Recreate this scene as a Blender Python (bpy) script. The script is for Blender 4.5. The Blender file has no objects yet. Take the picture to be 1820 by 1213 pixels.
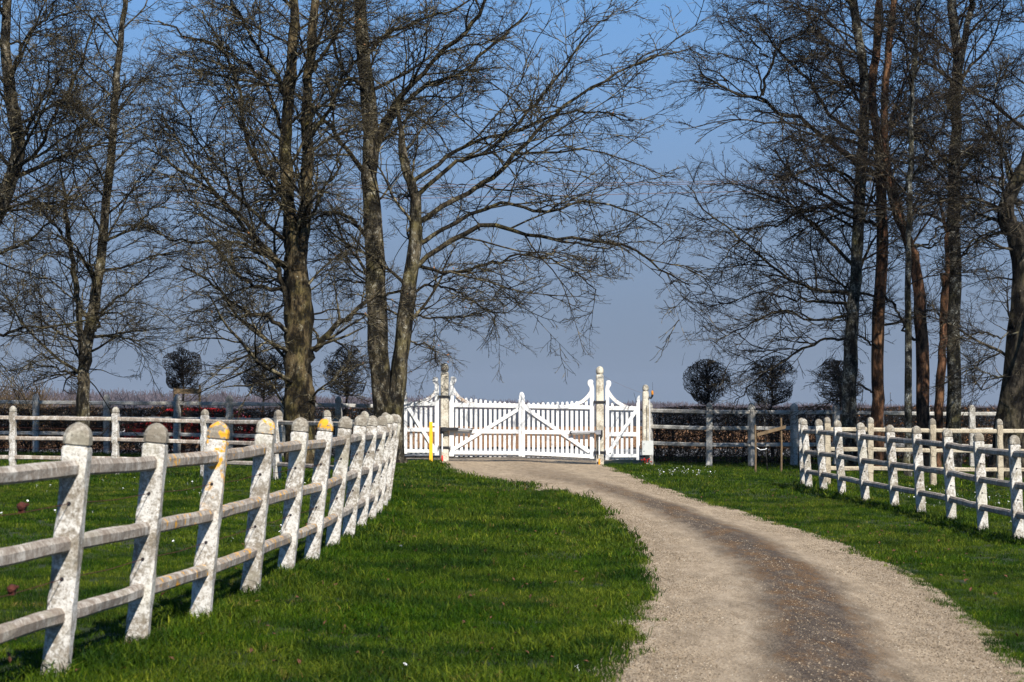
import bpy, math, random
import numpy as np
from mathutils import Vector, Matrix, Euler

R = math.radians
rng = np.random.default_rng(7)
random.seed(7)
SC = bpy.context.scene
COL = SC.collection

# ------------------------------------------------------------------ camera
CAM_Z = 1.46
FPX = 4297.0          # focal length in pixels of the 1820 px wide picture (85 mm lens)
HORIZ = 721.6
cam_d = bpy.data.cameras.new('camera'); cam = bpy.data.objects.new('camera', cam_d); COL.objects.link(cam)
cam_d.sensor_width = 36.0; cam_d.lens = 36.0 * FPX / 1820.0
cam.location = (0, 0, CAM_Z)
cam.rotation_euler = (R(90) + math.atan((HORIZ - 606.5) / FPX), 0, 0)
cam_d.clip_start = 0.3; cam_d.clip_end = 20000
cam_d.dof.use_dof = True; cam_d.dof.focus_distance = 46.0; cam_d.dof.aperture_fstop = 8.0
SC.camera = cam

# ------------------------------------------------------------------ light
SUN_EL, SUN_AZ = 41.0, 22.0      # azimuth: degrees to the right of straight behind the camera
world = bpy.data.worlds.new('World'); SC.world = world; world.use_nodes = True
nt = world.node_tree; nt.nodes.clear()
sky = nt.nodes.new('ShaderNodeTexSky'); sky.sky_type = 'NISHITA'; sky.sun_disc = False
sky.sun_elevation = R(SUN_EL)
sd = Vector((math.sin(R(SUN_AZ)) * math.cos(R(SUN_EL)), -math.cos(R(SUN_AZ)) * math.cos(R(SUN_EL)), math.sin(R(SUN_EL))))
sky.sun_rotation = math.atan2(sd.x, sd.y)
sky.air_density = 1.0; sky.dust_density = 0.0; sky.ozone_density = 1.0; sky.altitude = 0
hs = nt.nodes.new('ShaderNodeHueSaturation'); hs.inputs['Saturation'].default_value = 1.24; hs.inputs['Value'].default_value = 1.85
bg = nt.nodes.new('ShaderNodeBackground'); bg.inputs['Strength'].default_value = 0.050
wo = nt.nodes.new('ShaderNodeOutputWorld'); L = nt.links
tc = nt.nodes.new('ShaderNodeTexCoord'); sep = nt.nodes.new('ShaderNodeSeparateXYZ'); L.new(tc.outputs['Generated'], sep.inputs[0])
# clear deep air: the blue of higher up reaches lower down, with a dull haze belt towards the horizon all round
mz = nt.nodes.new('ShaderNodeMath'); mz.operation = 'MULTIPLY_ADD'; L.new(sep.outputs[2], mz.inputs[0]); mz.inputs[1].default_value = 0.72; mz.inputs[2].default_value = 0.28
cb = nt.nodes.new('ShaderNodeCombineXYZ'); L.new(sep.outputs[0], cb.inputs[0]); L.new(sep.outputs[1], cb.inputs[1]); L.new(mz.outputs[0], cb.inputs[2])
nm = nt.nodes.new('ShaderNodeVectorMath'); nm.operation = 'NORMALIZE'; L.new(cb.outputs[0], nm.inputs[0]); L.new(nm.outputs[0], sky.inputs[0])
mr = nt.nodes.new('ShaderNodeMapRange'); mr.interpolation_type = 'SMOOTHERSTEP'; L.new(sep.outputs[2], mr.inputs[0])
for k_, v_ in ((1, -0.02), (2, 0.245), (3, 1.0), (4, 0.0)): mr.inputs[k_].default_value = v_
mc = nt.nodes.new('ShaderNodeMix'); mc.data_type = 'RGBA'; L.new(mr.outputs[0], mc.inputs[0]); L.new(sky.outputs[0], hs.inputs['Color']); L.new(hs.outputs[0], mc.inputs[6])
mc.inputs[7].default_value = (2.26, 2.84, 3.80, 1); L.new(mc.outputs[2], bg.inputs['Color']); L.new(bg.outputs[0], wo.inputs['Surface'])
sun_d = bpy.data.lights.new('sun', 'SUN'); sun_d.energy = 5.0; sun_d.angle = R(0.53); sun_d.color = (1.0, 0.95, 0.87)
sun = bpy.data.objects.new('sun', sun_d); COL.objects.link(sun)
sun.rotation_euler = sd.to_track_quat('Z', 'Y').to_euler(); sun.location = (20, -30, 40)
vs = SC.view_settings; vs.view_transform = 'Standard'; vs.look = 'None'; vs.gamma = 1.0; vs.exposure = 1.0; vs.use_curve_mapping = False
SC.cycles.max_bounces = 6; SC.cycles.transparent_max_bounces = 8; SC.cycles.volume_bounces = 0

# ------------------------------------------------------------------ helpers
def zt(x, y):
    x = np.asarray(x, float); y = np.asarray(y, float)
    f = -0.3 * np.tanh(0.028 * (x + 1.5) / 0.3)
    g = np.interp(y, [0, 31, 47, 80], [1.3, 1.3, 0.7, 0.6])
    l = np.minimum(0.015 * (-1.5 - x), 0.35)
    z = np.where(x > -1.5, f * g, l)
    t = np.clip((y - 65) / 7, 0, 1); t = t * t * (3 - 2 * t)
    z = z * (1 - t) + (-0.12) * t
    b = 0.02 * np.sin(0.9 * x + 0.35 * y) * np.sin(0.53 * y - 0.4 * x) * np.clip((70 - y) / 10, 0, 1)
    return z + b
def w2(x, y, d):                      # picture pixel at depth d -> world point
    return np.array([(x - 910.0) * d / FPX, d, CAM_Z - (y - HORIZ) * d / FPX])
def ground_at(x, y):                  # picture pixel on the terrain -> world X, Y
    d = FPX * 1.5 / (y - HORIZ)
    for _ in range(40):
        d = 0.5 * d + 0.5 * FPX * (CAM_Z - float(zt((x - 910) * d / FPX, d))) / (y - HORIZ)
    return (x - 910) * d / FPX, d
def tag(o, label=None, cat=None, group=None, kind=None):
    if label: o['label'] = label
    if cat: o['category'] = cat
    if group: o['group'] = group
    if kind: o['kind'] = kind
    return o
def empty(name, loc=(0, 0, 0), rz=0):
    o = bpy.data.objects.new(name, None); COL.objects.link(o); o.location = loc; o.rotation_euler = (0, 0, rz); o.empty_display_size = 0.2
    return o
def link(name, me, mat, parent=None, loc=(0, 0, 0), rot=(0, 0, 0)):
    o = bpy.data.objects.new(name, me); COL.objects.link(o)
    if mat is not None and len(me.materials) == 0: me.materials.append(mat)
    o.parent = parent; o.location = loc; o.rotation_euler = rot
    return o
def mesh(name, v, f, smooth=False):
    me = bpy.data.meshes.new(name); me.from_pydata([tuple(map(float, p)) for p in v], [], [tuple(map(int, q)) for q in f]); me.update()
    if smooth: me.polygons.foreach_set('use_smooth', [True] * len(me.polygons))
    return me
def mesh_np(name, v, q, smooth=True):         # v (N,3), q (M,k)
    me = bpy.data.meshes.new(name); v = np.ascontiguousarray(v, np.float32); q = np.ascontiguousarray(q, np.int32); k = q.shape[1]
    me.vertices.add(len(v)); me.vertices.foreach_set('co', v.ravel())
    me.loops.add(q.size); me.loops.foreach_set('vertex_index', q.ravel())
    me.polygons.add(len(q)); me.polygons.foreach_set('loop_start', np.arange(0, q.size, k, dtype=np.int32))
    me.polygons.foreach_set('use_smooth', np.full(len(q), smooth))
    me.update(calc_edges=True); return me
class MB:
    def __init__(s): s.v = []; s.f = []
    def add(s, v, f):
        n = len(s.v); s.v += [tuple(map(float, p)) for p in v]; s.f += [tuple(i + n for i in q) for q in f]; return s
    def box(s, x0, x1, y0, y1, z0, z1):
        return s.add([(x0, y0, z0), (x1, y0, z0), (x1, y1, z0), (x0, y1, z0), (x0, y0, z1), (x1, y0, z1), (x1, y1, z1), (x0, y1, z1)],
                     [(0, 3, 2, 1), (4, 5, 6, 7), (0, 1, 5, 4), (1, 2, 6, 5), (2, 3, 7, 6), (3, 0, 4, 7)])
    def prism(s, poly, y0, y1, bev=0.0):         # poly (x,z) counter-clockwise seen from -y, extruded along y
        n = len(poly)
        a = sum(poly[i][0] * poly[(i + 1) % n][1] - poly[(i + 1) % n][0] * poly[i][1] for i in range(n))
        if a < 0: poly = poly[::-1]
        if bev > 0:
            cx = sum(p[0] for p in poly) / n; cz = sum(p[1] for p in poly) / n
            w = max(p[0] for p in poly) - min(p[0] for p in poly); h = max(p[1] for p in poly) - min(p[1] for p in poly)
            kx = 1 - 2 * bev / max(w, 1e-3); kz = 1 - 2 * bev / max(h, 1e-3)
            inner = [(cx + (p[0] - cx) * kx, cz + (p[1] - cz) * kz) for p in poly]
            v = [(p[0], y0, p[1]) for p in inner] + [(p[0], y0 + bev, p[1]) for p in poly] + [(p[0], y1, p[1]) for p in poly]
            f = [tuple(range(n)), tuple(range(3 * n - 1, 2 * n - 1, -1))]
            for i in range(n):
                j = (i + 1) % n
                f += [(i, n + i, n + j, j), (n + i, 2 * n + i, 2 * n + j, n + j)]
            return s.add(v, f)
        v = [(p[0], y0, p[1]) for p in poly] + [(p[0], y1, p[1]) for p in poly]
        f = [tuple(range(n)), tuple(range(2 * n - 1, n - 1, -1))] + [(i, n + i, n + (i + 1) % n, (i + 1) % n) for i in range(n)]
        return s.add(v, f)
    def rings(s, rings, cap0=True, cap1=True):
        k = len(rings[0]); v = [p for r in rings for p in r]; f = []
        for i in range(len(rings) - 1):
            for j in range(k): f.append((i * k + j, i * k + (j + 1) % k, (i + 1) * k + (j + 1) % k, (i + 1) * k + j))
        if cap0: f.append(tuple(range(k - 1, -1, -1)))
        if cap1: f.append(tuple(range((len(rings) - 1) * k, len(rings) * k)))
        return s.add(v, f)
    def lathe(s, prof, n=16, c=(0, 0)):
        return s.rings([[(c[0] + r * math.cos(2 * math.pi * j / n), c[1] + r * math.sin(2 * math.pi * j / n), z) for j in range(n)] for r, z in prof])
    def tube(s, pts, r, n=6):
        p = np.array(pts, float)[None]; rr = np.full((1, p.shape[1]), r) if np.isscalar(r) else np.array(r, float)[None]
        v, q = tubes(p, rr, n); s.add(v.tolist(), q.tolist())
        k = len(s.v); m = p.shape[1] * n
        s.f.append(tuple(k - m + i for i in range(n - 1, -1, -1))); s.f.append(tuple(k - n + i for i in range(n)))
        return s
    def mesh(s, name, smooth=False): return mesh(name, s.v, s.f, smooth)
    def build(s, name, mat, parent=None, loc=(0, 0, 0), rot=(0, 0, 0), smooth=False): return link(name, s.mesh(name, smooth), mat, parent, loc, rot)

def tubes(pts, rad, S):
    N, P, _ = pts.shape
    tan = np.gradient(pts, axis=1); tan /= np.linalg.norm(tan, axis=2, keepdims=True) + 1e-9
    ref = np.cross(tan[:, 0], np.where(np.abs(tan[:, 0, 2:3]) > 0.8, [[1.0, 0, 0]], [[0, 0, 1.0]]))
    u = np.repeat(ref[:, None], P, 1); u = u - (u * tan).sum(2, keepdims=True) * tan
    u /= np.linalg.norm(u, axis=2, keepdims=True) + 1e-9
    w = np.cross(tan, u)
    a = np.arange(S) * 2 * math.pi / S
    ring = u[:, :, None] * np.cos(a)[None, None, :, None] + w[:, :, None] * np.sin(a)[None, None, :, None]
    v = pts[:, :, None] + ring * rad[:, :, None, None]
    idx = np.arange(N * P * S).reshape(N, P, S); nx = np.roll(idx, -1, axis=2)
    q = np.stack([idx[:, :-1], nx[:, :-1], nx[:, 1:], idx[:, 1:]], -1).reshape(-1, 4)
    return v.reshape(-1, 3), q

# ------------------------------------------------------------------ materials
ALB = 0.86          # overall albedo level of the place
class NG:
    def __init__(s, name):
        s.m = bpy.data.materials.new(name); s.m.use_nodes = True; s.t = s.m.node_tree; s.t.nodes.clear()
        s.out = s.n('OutputMaterial'); s.b = s.n('BsdfPrincipled'); s.l(s.b.outputs[0], s.out.inputs['Surface'])
        s.pos = s.n('NewGeometry').outputs['Position']; s.b.inputs['Specular IOR Level'].default_value = 0.25
    def n(s, t): return s.t.nodes.new('ShaderNode' + t)
    def l(s, a, b): s.t.links.new(a, b)
    def set(s, sock, v):
        if hasattr(v, 'is_linked') or isinstance(v, bpy.types.NodeSocket): s.l(v, sock)
        else: sock.default_value = v
    def mapping(s, scale, vec=None):
        m = s.n('Mapping'); s.l(vec or s.pos, m.inputs[0]); m.inputs['Scale'].default_value = scale; return m.outputs[0]
    def noise(s, scale, detail=4, rough=0.55, vec=None, dist=0.0):
        n = s.n('TexNoise'); n.inputs['Scale'].default_value = scale; n.inputs['Detail'].default_value = detail; n.inputs['Roughness'].default_value = rough
        n.inputs['Distortion'].default_value = dist; s.l(vec or s.pos, n.inputs['Vector']); return n.outputs['Fac']
    def voro(s, scale, vec=None, out='Distance', feat='F1'):
        n = s.n('TexVoronoi'); n.feature = feat; n.inputs['Scale'].default_value = scale; s.l(vec or s.pos, n.inputs['Vector']); return n.outputs[out]
    def ramp(s, f, stops, interp='LINEAR'):
        r = s.n('ValToRGB'); r.color_ramp.interpolation = interp; e = r.color_ramp.elements
        while len(e) < len(stops): e.new(0.5)
        for i, (p, c) in enumerate(stops):
            e[i].position = p; e[i].color = (c, c, c, 1) if np.isscalar(c) else (*c, 1)
        s.l(f, r.inputs[0]); return r.outputs[0]
    def mix(s, f, a, b, mode='MIX'):
        m = s.n('Mix'); m.data_type = 'RGBA'; m.blend_type = mode
        for k, v in ((0, f), (6, a), (7, b)):
            if isinstance(v, bpy.types.NodeSocket): s.l(v, m.inputs[k])
            else: m.inputs[k].default_value = v if k == 0 else ((*v, 1) if len(v) == 3 else v)
        return m.outputs[2]
    def math(s, op, a, b=0.0, c=None):
        m = s.n('Math'); m.operation = op
        for k, v in ((0, a), (1, b)) + (((2, c),) if c is not None else ()):
            if isinstance(v, bpy.types.NodeSocket): s.l(v, m.inputs[k])
            else: m.inputs[k].default_value = v
        return m.outputs[0]
    def col(s, c):
        if isinstance(c, bpy.types.NodeSocket): s.l(s.mix(1.0, c, (ALB, ALB, ALB), 'MULTIPLY'), s.b.inputs['Base Color'])
        else: s.b.inputs['Base Color'].default_value = (*[ALB * k for k in c], 1)
        return s
    def bump(s, h, st=0.5, d=0.01):
        b = s.n('Bump'); b.inputs['Strength'].default_value = st; b.inputs['Distance'].default_value = d; s.l(h, b.inputs['Height']); s.l(b.outputs[0], s.b.inputs['Normal']); return s
    def rough(s, r):
        s.b.inputs['Roughness'].default_value = r; return s
    def metal(s, r):
        s.b.inputs['Metallic'].default_value = r; return s

def m_simple(name, c, rough=0.7, metal=0.0, var=0.25, scale=8.0):
    g = NG(name); c = np.array(c)
    g.col(g.ramp(g.noise(scale, 5), [(0.3, tuple(c * (1 - var))), (0.7, tuple(np.minimum(c * (1 + var), 0.95)))])).rough(rough).metal(metal)
    return g.m
def m_concrete(name, base=(0.56, 0.535, 0.49), dirt=(0.22, 0.185, 0.14), amount=0.5, lichen=0.0, streak=False, lich_lo=0.0):
    g = NG(name)
    oi = g.n('ObjectInfo')
    off = g.n('VectorMath'); off.operation = 'ADD'; g.l(g.pos, off.inputs[0])
    comb = g.n('CombineXYZ'); r1 = g.math('MULTIPLY', oi.outputs['Random'], 40.0); g.l(r1, comb.inputs[0]); g.l(r1, comb.inputs[1]); g.l(comb.outputs[0], off.inputs[1])
    P = off.outputs[0]
    big = g.noise(4.0, 6, 0.72, P)
    fine = g.noise(38.0, 6, 0.75, P)
    v = g.math('ADD', g.math('MULTIPLY', big, 0.5), g.math('MULTIPLY', fine, 0.5))
    if streak:
        st = g.noise(6.0, 6, 0.78, g.mapping((1.7, 1.7, 0.9), P), 0.9)
        v = g.math('ADD', g.math('MULTIPLY', v, 0.5), g.math('MULTIPLY', st, 0.5))
    k = 0.5 + 0.12 * (amount - 0.5)
    mask = g.ramp(v, [(k - 0.10, 1.0), (k - 0.035, 0.62), (k - 0.005, 0.22), (k + 0.05, 0.0)])
    c = g.mix(mask, base, dirt)
    pits = g.ramp(g.noise(85.0, 4, 0.65, P), [(0.36, 1.0), (0.43, 0.0)])
    c = g.mix(g.math('MULTIPLY', pits, 0.8), c, tuple(0.45 * np.array(dirt)))
    alg = g.ramp(g.noise(2.2, 4, 0.6, P), [(0.55, 0.0), (0.75, 0.55)])
    c = g.mix(alg, c, (0.42, 0.40, 0.30))
    if lichen > 0:
        lm = g.ramp(g.noise(14.0, 5, 0.6, P), [(0.60 - 0.17 * lichen, 0.0), (0.66 - 0.17 * lichen, 1.0)])
        tcz = g.n('SeparateXYZ'); g.l(g.n('TexCoord').outputs['Object'], tcz.inputs[0])
        if not streak: lm = g.math('MULTIPLY', lm, g.ramp(g.math('ADD', g.math('MULTIPLY', tcz.outputs[2], 0.5), g.math('MULTIPLY', big, 0.4)), [(0.55, 0.0), (0.75, 1.0)]))
        c = g.mix(lm, c, (0.62, 0.30, 0.02))
    g.col(c).rough(0.9).bump(g.math('ADD', g.math('MULTIPLY', fine, 0.6), g.math('MULTIPLY', big, 0.4)), 0.6, 0.008)
    return g.m
def m_bark(name, dark, mid, lichen, lk=0.58, green=0.3, sc=1.0, vert=6.0):
    g = NG(name)
    P = g.mapping((1, 1, 1.0 / vert * 2))
    ridge = g.noise(16.0 * sc, 6, 0.65, P, 0.4)
    fine = g.noise(60.0 * sc, 4, 0.6, P)
    c = g.ramp(g.math('ADD', g.math('MULTIPLY', ridge, 0.7), g.math('MULTIPLY', fine, 0.3)), [(0.36, dark), (0.50, mid), (0.66, tuple(min(1, 1.4 * q) for q in mid))])
    lm = g.ramp(g.noise(7.0, 6, 0.75), [(lk - 0.02, 0.0), (lk + 0.03, 1.0)])
    lm2 = g.ramp(g.noise(26.0, 4, 0.7), [(0.46, 0.0), (0.54, 1.0)])
    c = g.mix(g.math('MULTIPLY', lm, lm2), c, lichen)
    gm = g.ramp(g.noise(1.6, 4, 0.6), [(0.48, 0.0), (0.68, green)])
    c = g.mix(gm, c, (0.15, 0.13, 0.035))
    shade_blot = g.ramp(g.noise(4.6, 5, 0.7, g.mapping((1, 1, 0.45))), [(0.44, 0.07), (0.51, 0.36), (0.59, 0.82)])  # dark bark blotches, with dappled shade and sunlit gaps put into the colour
    c = g.mix(1.0, c, shade_blot, 'MULTIPLY')
    g.col(c).rough(0.95).bump(g.math('ADD', ridge, g.math('MULTIPLY', fine, 0.4)), 0.9, 0.03)
    g.b.inputs['Specular IOR Level'].default_value = 0.1
    return g.m

M = {}
M['fence'] = m_concrete('fence_paint', dirt=(0.19, 0.16, 0.12), amount=0.70)
M['fence_lichen'] = m_concrete('fence_paint_lichen', amount=0.60, lichen=0.45)
M['fence_cap'] = m_concrete('fence_cap_paint', base=(0.40, 0.37, 0.31), dirt=(0.17, 0.145, 0.11), amount=1.0)
M['cap_lichen'] = m_concrete('cap_paint_lichen', base=(0.44, 0.40, 0.33), dirt=(0.20, 0.17, 0.13), amount=0.9, lichen=0.72)
M['rail'] = m_concrete('rail_paint', base=(0.52, 0.475, 0.41), dirt=(0.21, 0.165, 0.125), amount=1.0, streak=True)
M['rail_lichen'] = m_concrete('rail_paint_lichen', base=(0.52, 0.475, 0.41), dirt=(0.21, 0.165, 0.125), amount=1.0, lichen=0.1, streak=True)
M['fence_far'] = m_concrete('boundary_paint', base=(0.46, 0.445, 0.41), dirt=(0.20, 0.18, 0.15), amount=0.7)
M['fence_tan'] = m_concrete('tan_paint', base=(0.42, 0.36, 0.26), dirt=(0.20, 0.16, 0.11), amount=0.6)
M['pillar'] = m_concrete('pillar_paint', base=(0.58, 0.54, 0.45), dirt=(0.26, 0.22, 0.16), amount=0.55)
M['pillar_cap'] = m_concrete('pillar_cap_paint', base=(0.60, 0.56, 0.48), dirt=(0.17, 0.15, 0.11), amount=1.0)
def m_gate():
    g = NG('gate_paint')
    f = g.noise(30.0, 5, 0.7); b = g.noise(3.0, 3)
    c = g.mix(g.ramp(f, [(0.28, 0.6), (0.38, 0.0)]), (0.66, 0.66, 0.645), (0.36, 0.29, 0.22))
    c = g.mix(g.ramp(b, [(0.5, 0.0), (0.8, 0.35)]), c, (0.48, 0.48, 0.46))
    g.col(c).rough(0.55).bump(f, 0.2, 0.003); return g.m
M['gate'] = m_gate()
M['gate_worn'] = m_concrete('gate_paint_worn', base=(0.80, 0.79, 0.77), dirt=(0.36, 0.24, 0.15), amount=0.3)
M['black'] = m_simple('black_iron', (0.018, 0.018, 0.02), 0.5)
M['steel'] = m_simple('grey_metal', (0.24, 0.24, 0.25), 0.45, 0.3)
M['box_grey'] = m_simple('cabinet_grey', (0.46, 0.47, 0.45), 0.5, 0.0, 0.08)
M['yellow'] = m_simple('yellow_paint', (0.80, 0.42, 0.015), 0.6, 0, 0.1)
M['red'] = m_simple('red_paint', (0.30, 0.010, 0.010), 0.35, 0, 0.05)
M['red_plastic'] = m_simple('red_plastic', (0.62, 0.035, 0.02), 0.4, 0, 0.1)
M['orange'] = m_simple('orange_glass', (0.75, 0.28, 0.02), 0.3, 0, 0.1)
M['rust'] = m_simple('rust', (0.055, 0.014, 0.009), 0.9, 0, 0.4, 30)
M['wood'] = m_simple('stake_wood', (0.13, 0.088, 0.048), 0.9, 0, 0.35, 12)
M['glass'] = m_simple('car_glass', (0.02, 0.025, 0.03), 0.08, 0, 0.05)
M['tyre'] = m_simple('tyre_rubber', (0.02, 0.02, 0.02), 0.85)
M['cable'] = m_simple('cable_grey', (0.14, 0.12, 0.14), 0.7)
M['white'] = m_simple('white_plastic', (0.72, 0.72, 0.72), 0.5, 0, 0.05)
M['bark_a'] = m_bark('bark_dark_mossy', (0.020, 0.016, 0.010), (0.110, 0.080, 0.040), (0.30, 0.28, 0.20), 0.58, 0.55)
M['bark_b'] = m_bark('bark_grey_lichen', (0.020, 0.016, 0.011), (0.110, 0.090, 0.058), (0.36, 0.34, 0.28), 0.54, 0.45)
M['bark_red'] = m_bark('bark_peeling_red', (0.030, 0.016, 0.010), (0.170, 0.085, 0.045), (0.26, 0.17, 0.10), 0.62, 0.12, 1.2, 14.0)
M['bark_grey'] = m_bark('bark_pale_grey', (0.022, 0.020, 0.016), (0.085, 0.078, 0.060), (0.36, 0.36, 0.32), 0.51, 0.55)
M['bark_black'] = m_bark('bark_blackish', (0.014, 0.012, 0.009), (0.060, 0.050, 0.036), (0.24, 0.22, 0.18), 0.62, 0.2)
def m_twig(name, a, b, c):
    g = NG(name); g.col(g.ramp(g.noise(5.0, 5, 0.75), [(0.40, a), (0.52, b), (0.64, c)])).rough(0.9); g.b.inputs['Specular IOR Level'].default_value = 0.1; return g.m
M['twig_l'] = m_twig('twig_olive', (0.006, 0.0045, 0.0025), (0.030, 0.024, 0.013), (0.190, 0.160, 0.095))  # pale stop paints sunlit highlights into the twig colour
M['twig_r'] = m_twig('twig_dark', (0.005, 0.004, 0.003), (0.018, 0.014, 0.009), (0.120, 0.100, 0.066))  # painted sunlit highlights here too, dimmer
M['twig_hedge'] = m_twig('twig_hedge', (0.008, 0.007, 0.006), (0.022, 0.018, 0.014), (0.060, 0.045, 0.030))
M['twig_red'] = m_twig('twig_reddish', (0.008, 0.005, 0.003), (0.022, 0.014, 0.008), (0.080, 0.052, 0.030))
M['dead_leaf'] = m_simple('dead_leaf', (0.30, 0.13, 0.045), 0.8, 0, 0.5, 20)
def m_ground():
    g = NG('lawn_soil')
    c = g.ramp(g.noise(3.0, 6, 0.7), [(0.30, (0.010, 0.016, 0.004)), (0.55, (0.022, 0.033, 0.007)), (0.75, (0.042, 0.044, 0.013))])
    c = g.mix(g.ramp(g.noise(0.8, 4), [(0.56, 0.0), (0.74, 0.5)]), c, (0.060, 0.045, 0.020))
    g.col(c).rough(0.95).bump(g.noise(40, 4), 0.6, 0.03); return g.m
M['ground'] = m_ground()
def m_grass(name='grass_blades', tone=(1, 1, 1)):
    g = NG(name)
    oi = g.n('ObjectInfo'); rnd = oi.outputs['Random']
    base = g.ramp(rnd, [(0.0, (0.014, 0.042, 0.001)), (0.40, (0.031, 0.074, 0.002)), (0.75, (0.054, 0.100, 0.003)), (1.0, (0.105, 0.135, 0.010))])
    patch = g.ramp(g.noise(0.5, 4, 0.6), [(0.40, 0.0), (0.60, 0.95)])
    c = g.mix(patch, base, g.mix(0.5, base, (0.115, 0.135, 0.014)))
    deep = g.ramp(g.noise(0.8, 4, 0.65), [(0.40, 0.9), (0.53, 0.0)])
    c = g.mix(deep, c, (0.012, 0.036, 0.003))
    dry = g.math('MULTIPLY', g.ramp(g.noise(2.4, 4, 0.65), [(0.60, 0.0), (0.70, 1.0)]), g.ramp(rnd, [(0.45, 0.0), (0.6, 0.8)]))
    c = g.mix(dry, c, (0.22, 0.145, 0.050))
    c = g.mix(1.0, c, tone, 'MULTIPLY')
    g.col(c).rough(0.6); g.b.inputs['Specular IOR Level'].default_value = 0.06
    tr = g.n('BsdfTranslucent'); g.l(c, tr.inputs[0]); mx = g.n('MixShader'); mx.inputs[0].default_value = 0.35
    g.l(g.b.outputs[0], mx.inputs[1]); g.l(tr.outputs[0], mx.inputs[2]); g.l(mx.outputs[0], g.out.inputs['Surface'])
    return g.m
M['grass'] = m_grass(); M['grass_deep'] = m_grass('grass_blades_deep', (0.42, 0.55, 0.6)); M['grass_pale'] = m_grass('grass_blades_pale', (2.0, 1.65, 1.8))
def m_drive():
    g = NG('drive_gravel')
    uv = g.n('UVMap'); sep = g.n('SeparateXYZ'); g.l(uv.outputs[0], sep.inputs[0]); u = sep.outputs[0]; vv = sep.outputs[1]
    wob = g.math('MULTIPLY', g.math('SUBTRACT', g.noise(2.2, 5, 0.7, g.mapping((1, 0.22, 1))), 0.5), 0.12)
    uw = g.math('ADD', u, wob)
    grain = g.noise(48.0, 6, 0.8, g.mapping((1, 0.35, 1))); gr2 = g.voro(55.0, g.mapping((1, 0.5, 1))); med = g.noise(7.0, 5, 0.75, g.mapping((1, 0.2, 1)))
    light = g.ramp(g.math('ADD', g.math('MULTIPLY', grain, 0.6), g.math('MULTIPLY', med, 0.4)), [(0.36, (0.120, 0.085, 0.050)), (0.5, (0.310, 0.235, 0.152)), (0.64, (0.46, 0.37, 0.26))])
    dark = g.ramp(g.math('ADD', g.math('MULTIPLY', grain, 0.65), g.math('MULTIPLY', med, 0.35)), [(0.38, (0.024, 0.015, 0.009)), (0.52, (0.076, 0.053, 0.034)), (0.66, (0.22, 0.17, 0.12))])
    cm = g.ramp(uw, [(0.35, 0.0), (0.46, 1.0), (0.60, 1.0), (0.71, 0.0)])
    fade = g.ramp(vv, [(0.0, 1.0), (0.55, 0.95), (0.72, 0.5), (0.90, 0.15)])
    cm = g.math('MULTIPLY', cm, fade)
    c = g.mix(cm, light, dark)
    moss = g.math('MULTIPLY', g.math('MULTIPLY', cm, g.ramp(g.noise(4.0, 5, 0.7, g.mapping((1, 0.25, 1))), [(0.47, 0.0), (0.58, 1.0)])), g.ramp(grain, [(0.40, 0.0), (0.54, 0.9)]))
    c = g.mix(moss, c, (0.150, 0.076, 0.022))
    em = g.math('MULTIPLY', g.ramp(g.math('ADD', u, g.math('MULTIPLY', wob, 0.3)), [(0.03, 1.0), (0.13, 0.0), (0.94, 0.0), (0.99, 0.7)]), g.ramp(g.noise(7.0, 5, 0.7), [(0.46, 0.0), (0.58, 0.85)]))
    c = g.mix(em, c, (0.16, 0.125, 0.040))
    ch = g.math('MULTIPLY', g.ramp(u, [(0.04, 1.0), (0.16, 0.0)]), g.ramp(g.noise(30.0, 4, 0.7), [(0.52, 0.0), (0.6, 0.8)]))
    c = g.mix(ch, c, (0.50, 0.46, 0.38))
    rt = g.ramp(g.noise(3.0, 5, 0.7, g.mapping((1, 0.2, 1))), [(0.36, 0.80), (0.56, 1.0)])
    c = g.mix(1.0, c, rt, 'MULTIPLY')
    g.col(c).rough(0.95).bump(g.math('ADD', grain, g.math('MULTIPLY', gr2, 0.6)), 1.0, 0.012); return g.m
M['drive'] = m_drive()
M['stone'] = None
def m_stone():
    g = NG('loose_stone'); oi = g.n('ObjectInfo')
    g.col(g.ramp(oi.outputs['Random'], [(0.0, (0.050, 0.036, 0.024)), (0.35, (0.155, 0.114, 0.074)), (0.75, (0.305, 0.234, 0.155)), (0.97, (0.40, 0.325, 0.23)), (1.0, (0.55, 0.50, 0.42))])).rough(0.9); return g.m
M['stone'] = m_stone()
M['asphalt'] = m_simple('asphalt', (0.13, 0.125, 0.12), 0.9, 0, 0.25, 25)
def m_soil():
    g = NG('ploughed_soil')
    g.col(g.ramp(g.noise(1.2, 6, 0.7), [(0.32, (0.090, 0.044, 0.019)), (0.55, (0.175, 0.092, 0.042)), (0.72, (0.24, 0.14, 0.070))])).rough(0.95); return g.m
M['soil'] = m_soil()
M['far_field'] = m_simple('far_crop', (0.034, 0.034, 0.036), 0.95, 0, 0.25, 0.05)
M['wood_far'] = m_simple('far_wood_twigs', (0.085, 0.066, 0.072), 0.95, 0, 0.4, 0.15)  # purplish bare-twig brown, with part of the distance haze mixed into the colour
M['wood_brown'] = m_twig('near_scrub_twigs', (0.030, 0.022, 0.014), (0.085, 0.060, 0.034), (0.170, 0.120, 0.070))
M['fallen_leaf'] = m_simple('fallen_leaf', (0.085, 0.034, 0.018), 0.85, 0, 0.5, 20)
M['petal'] = m_simple('daisy_petal', (0.85, 0.85, 0.85), 0.6, 0, 0.03)

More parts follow.
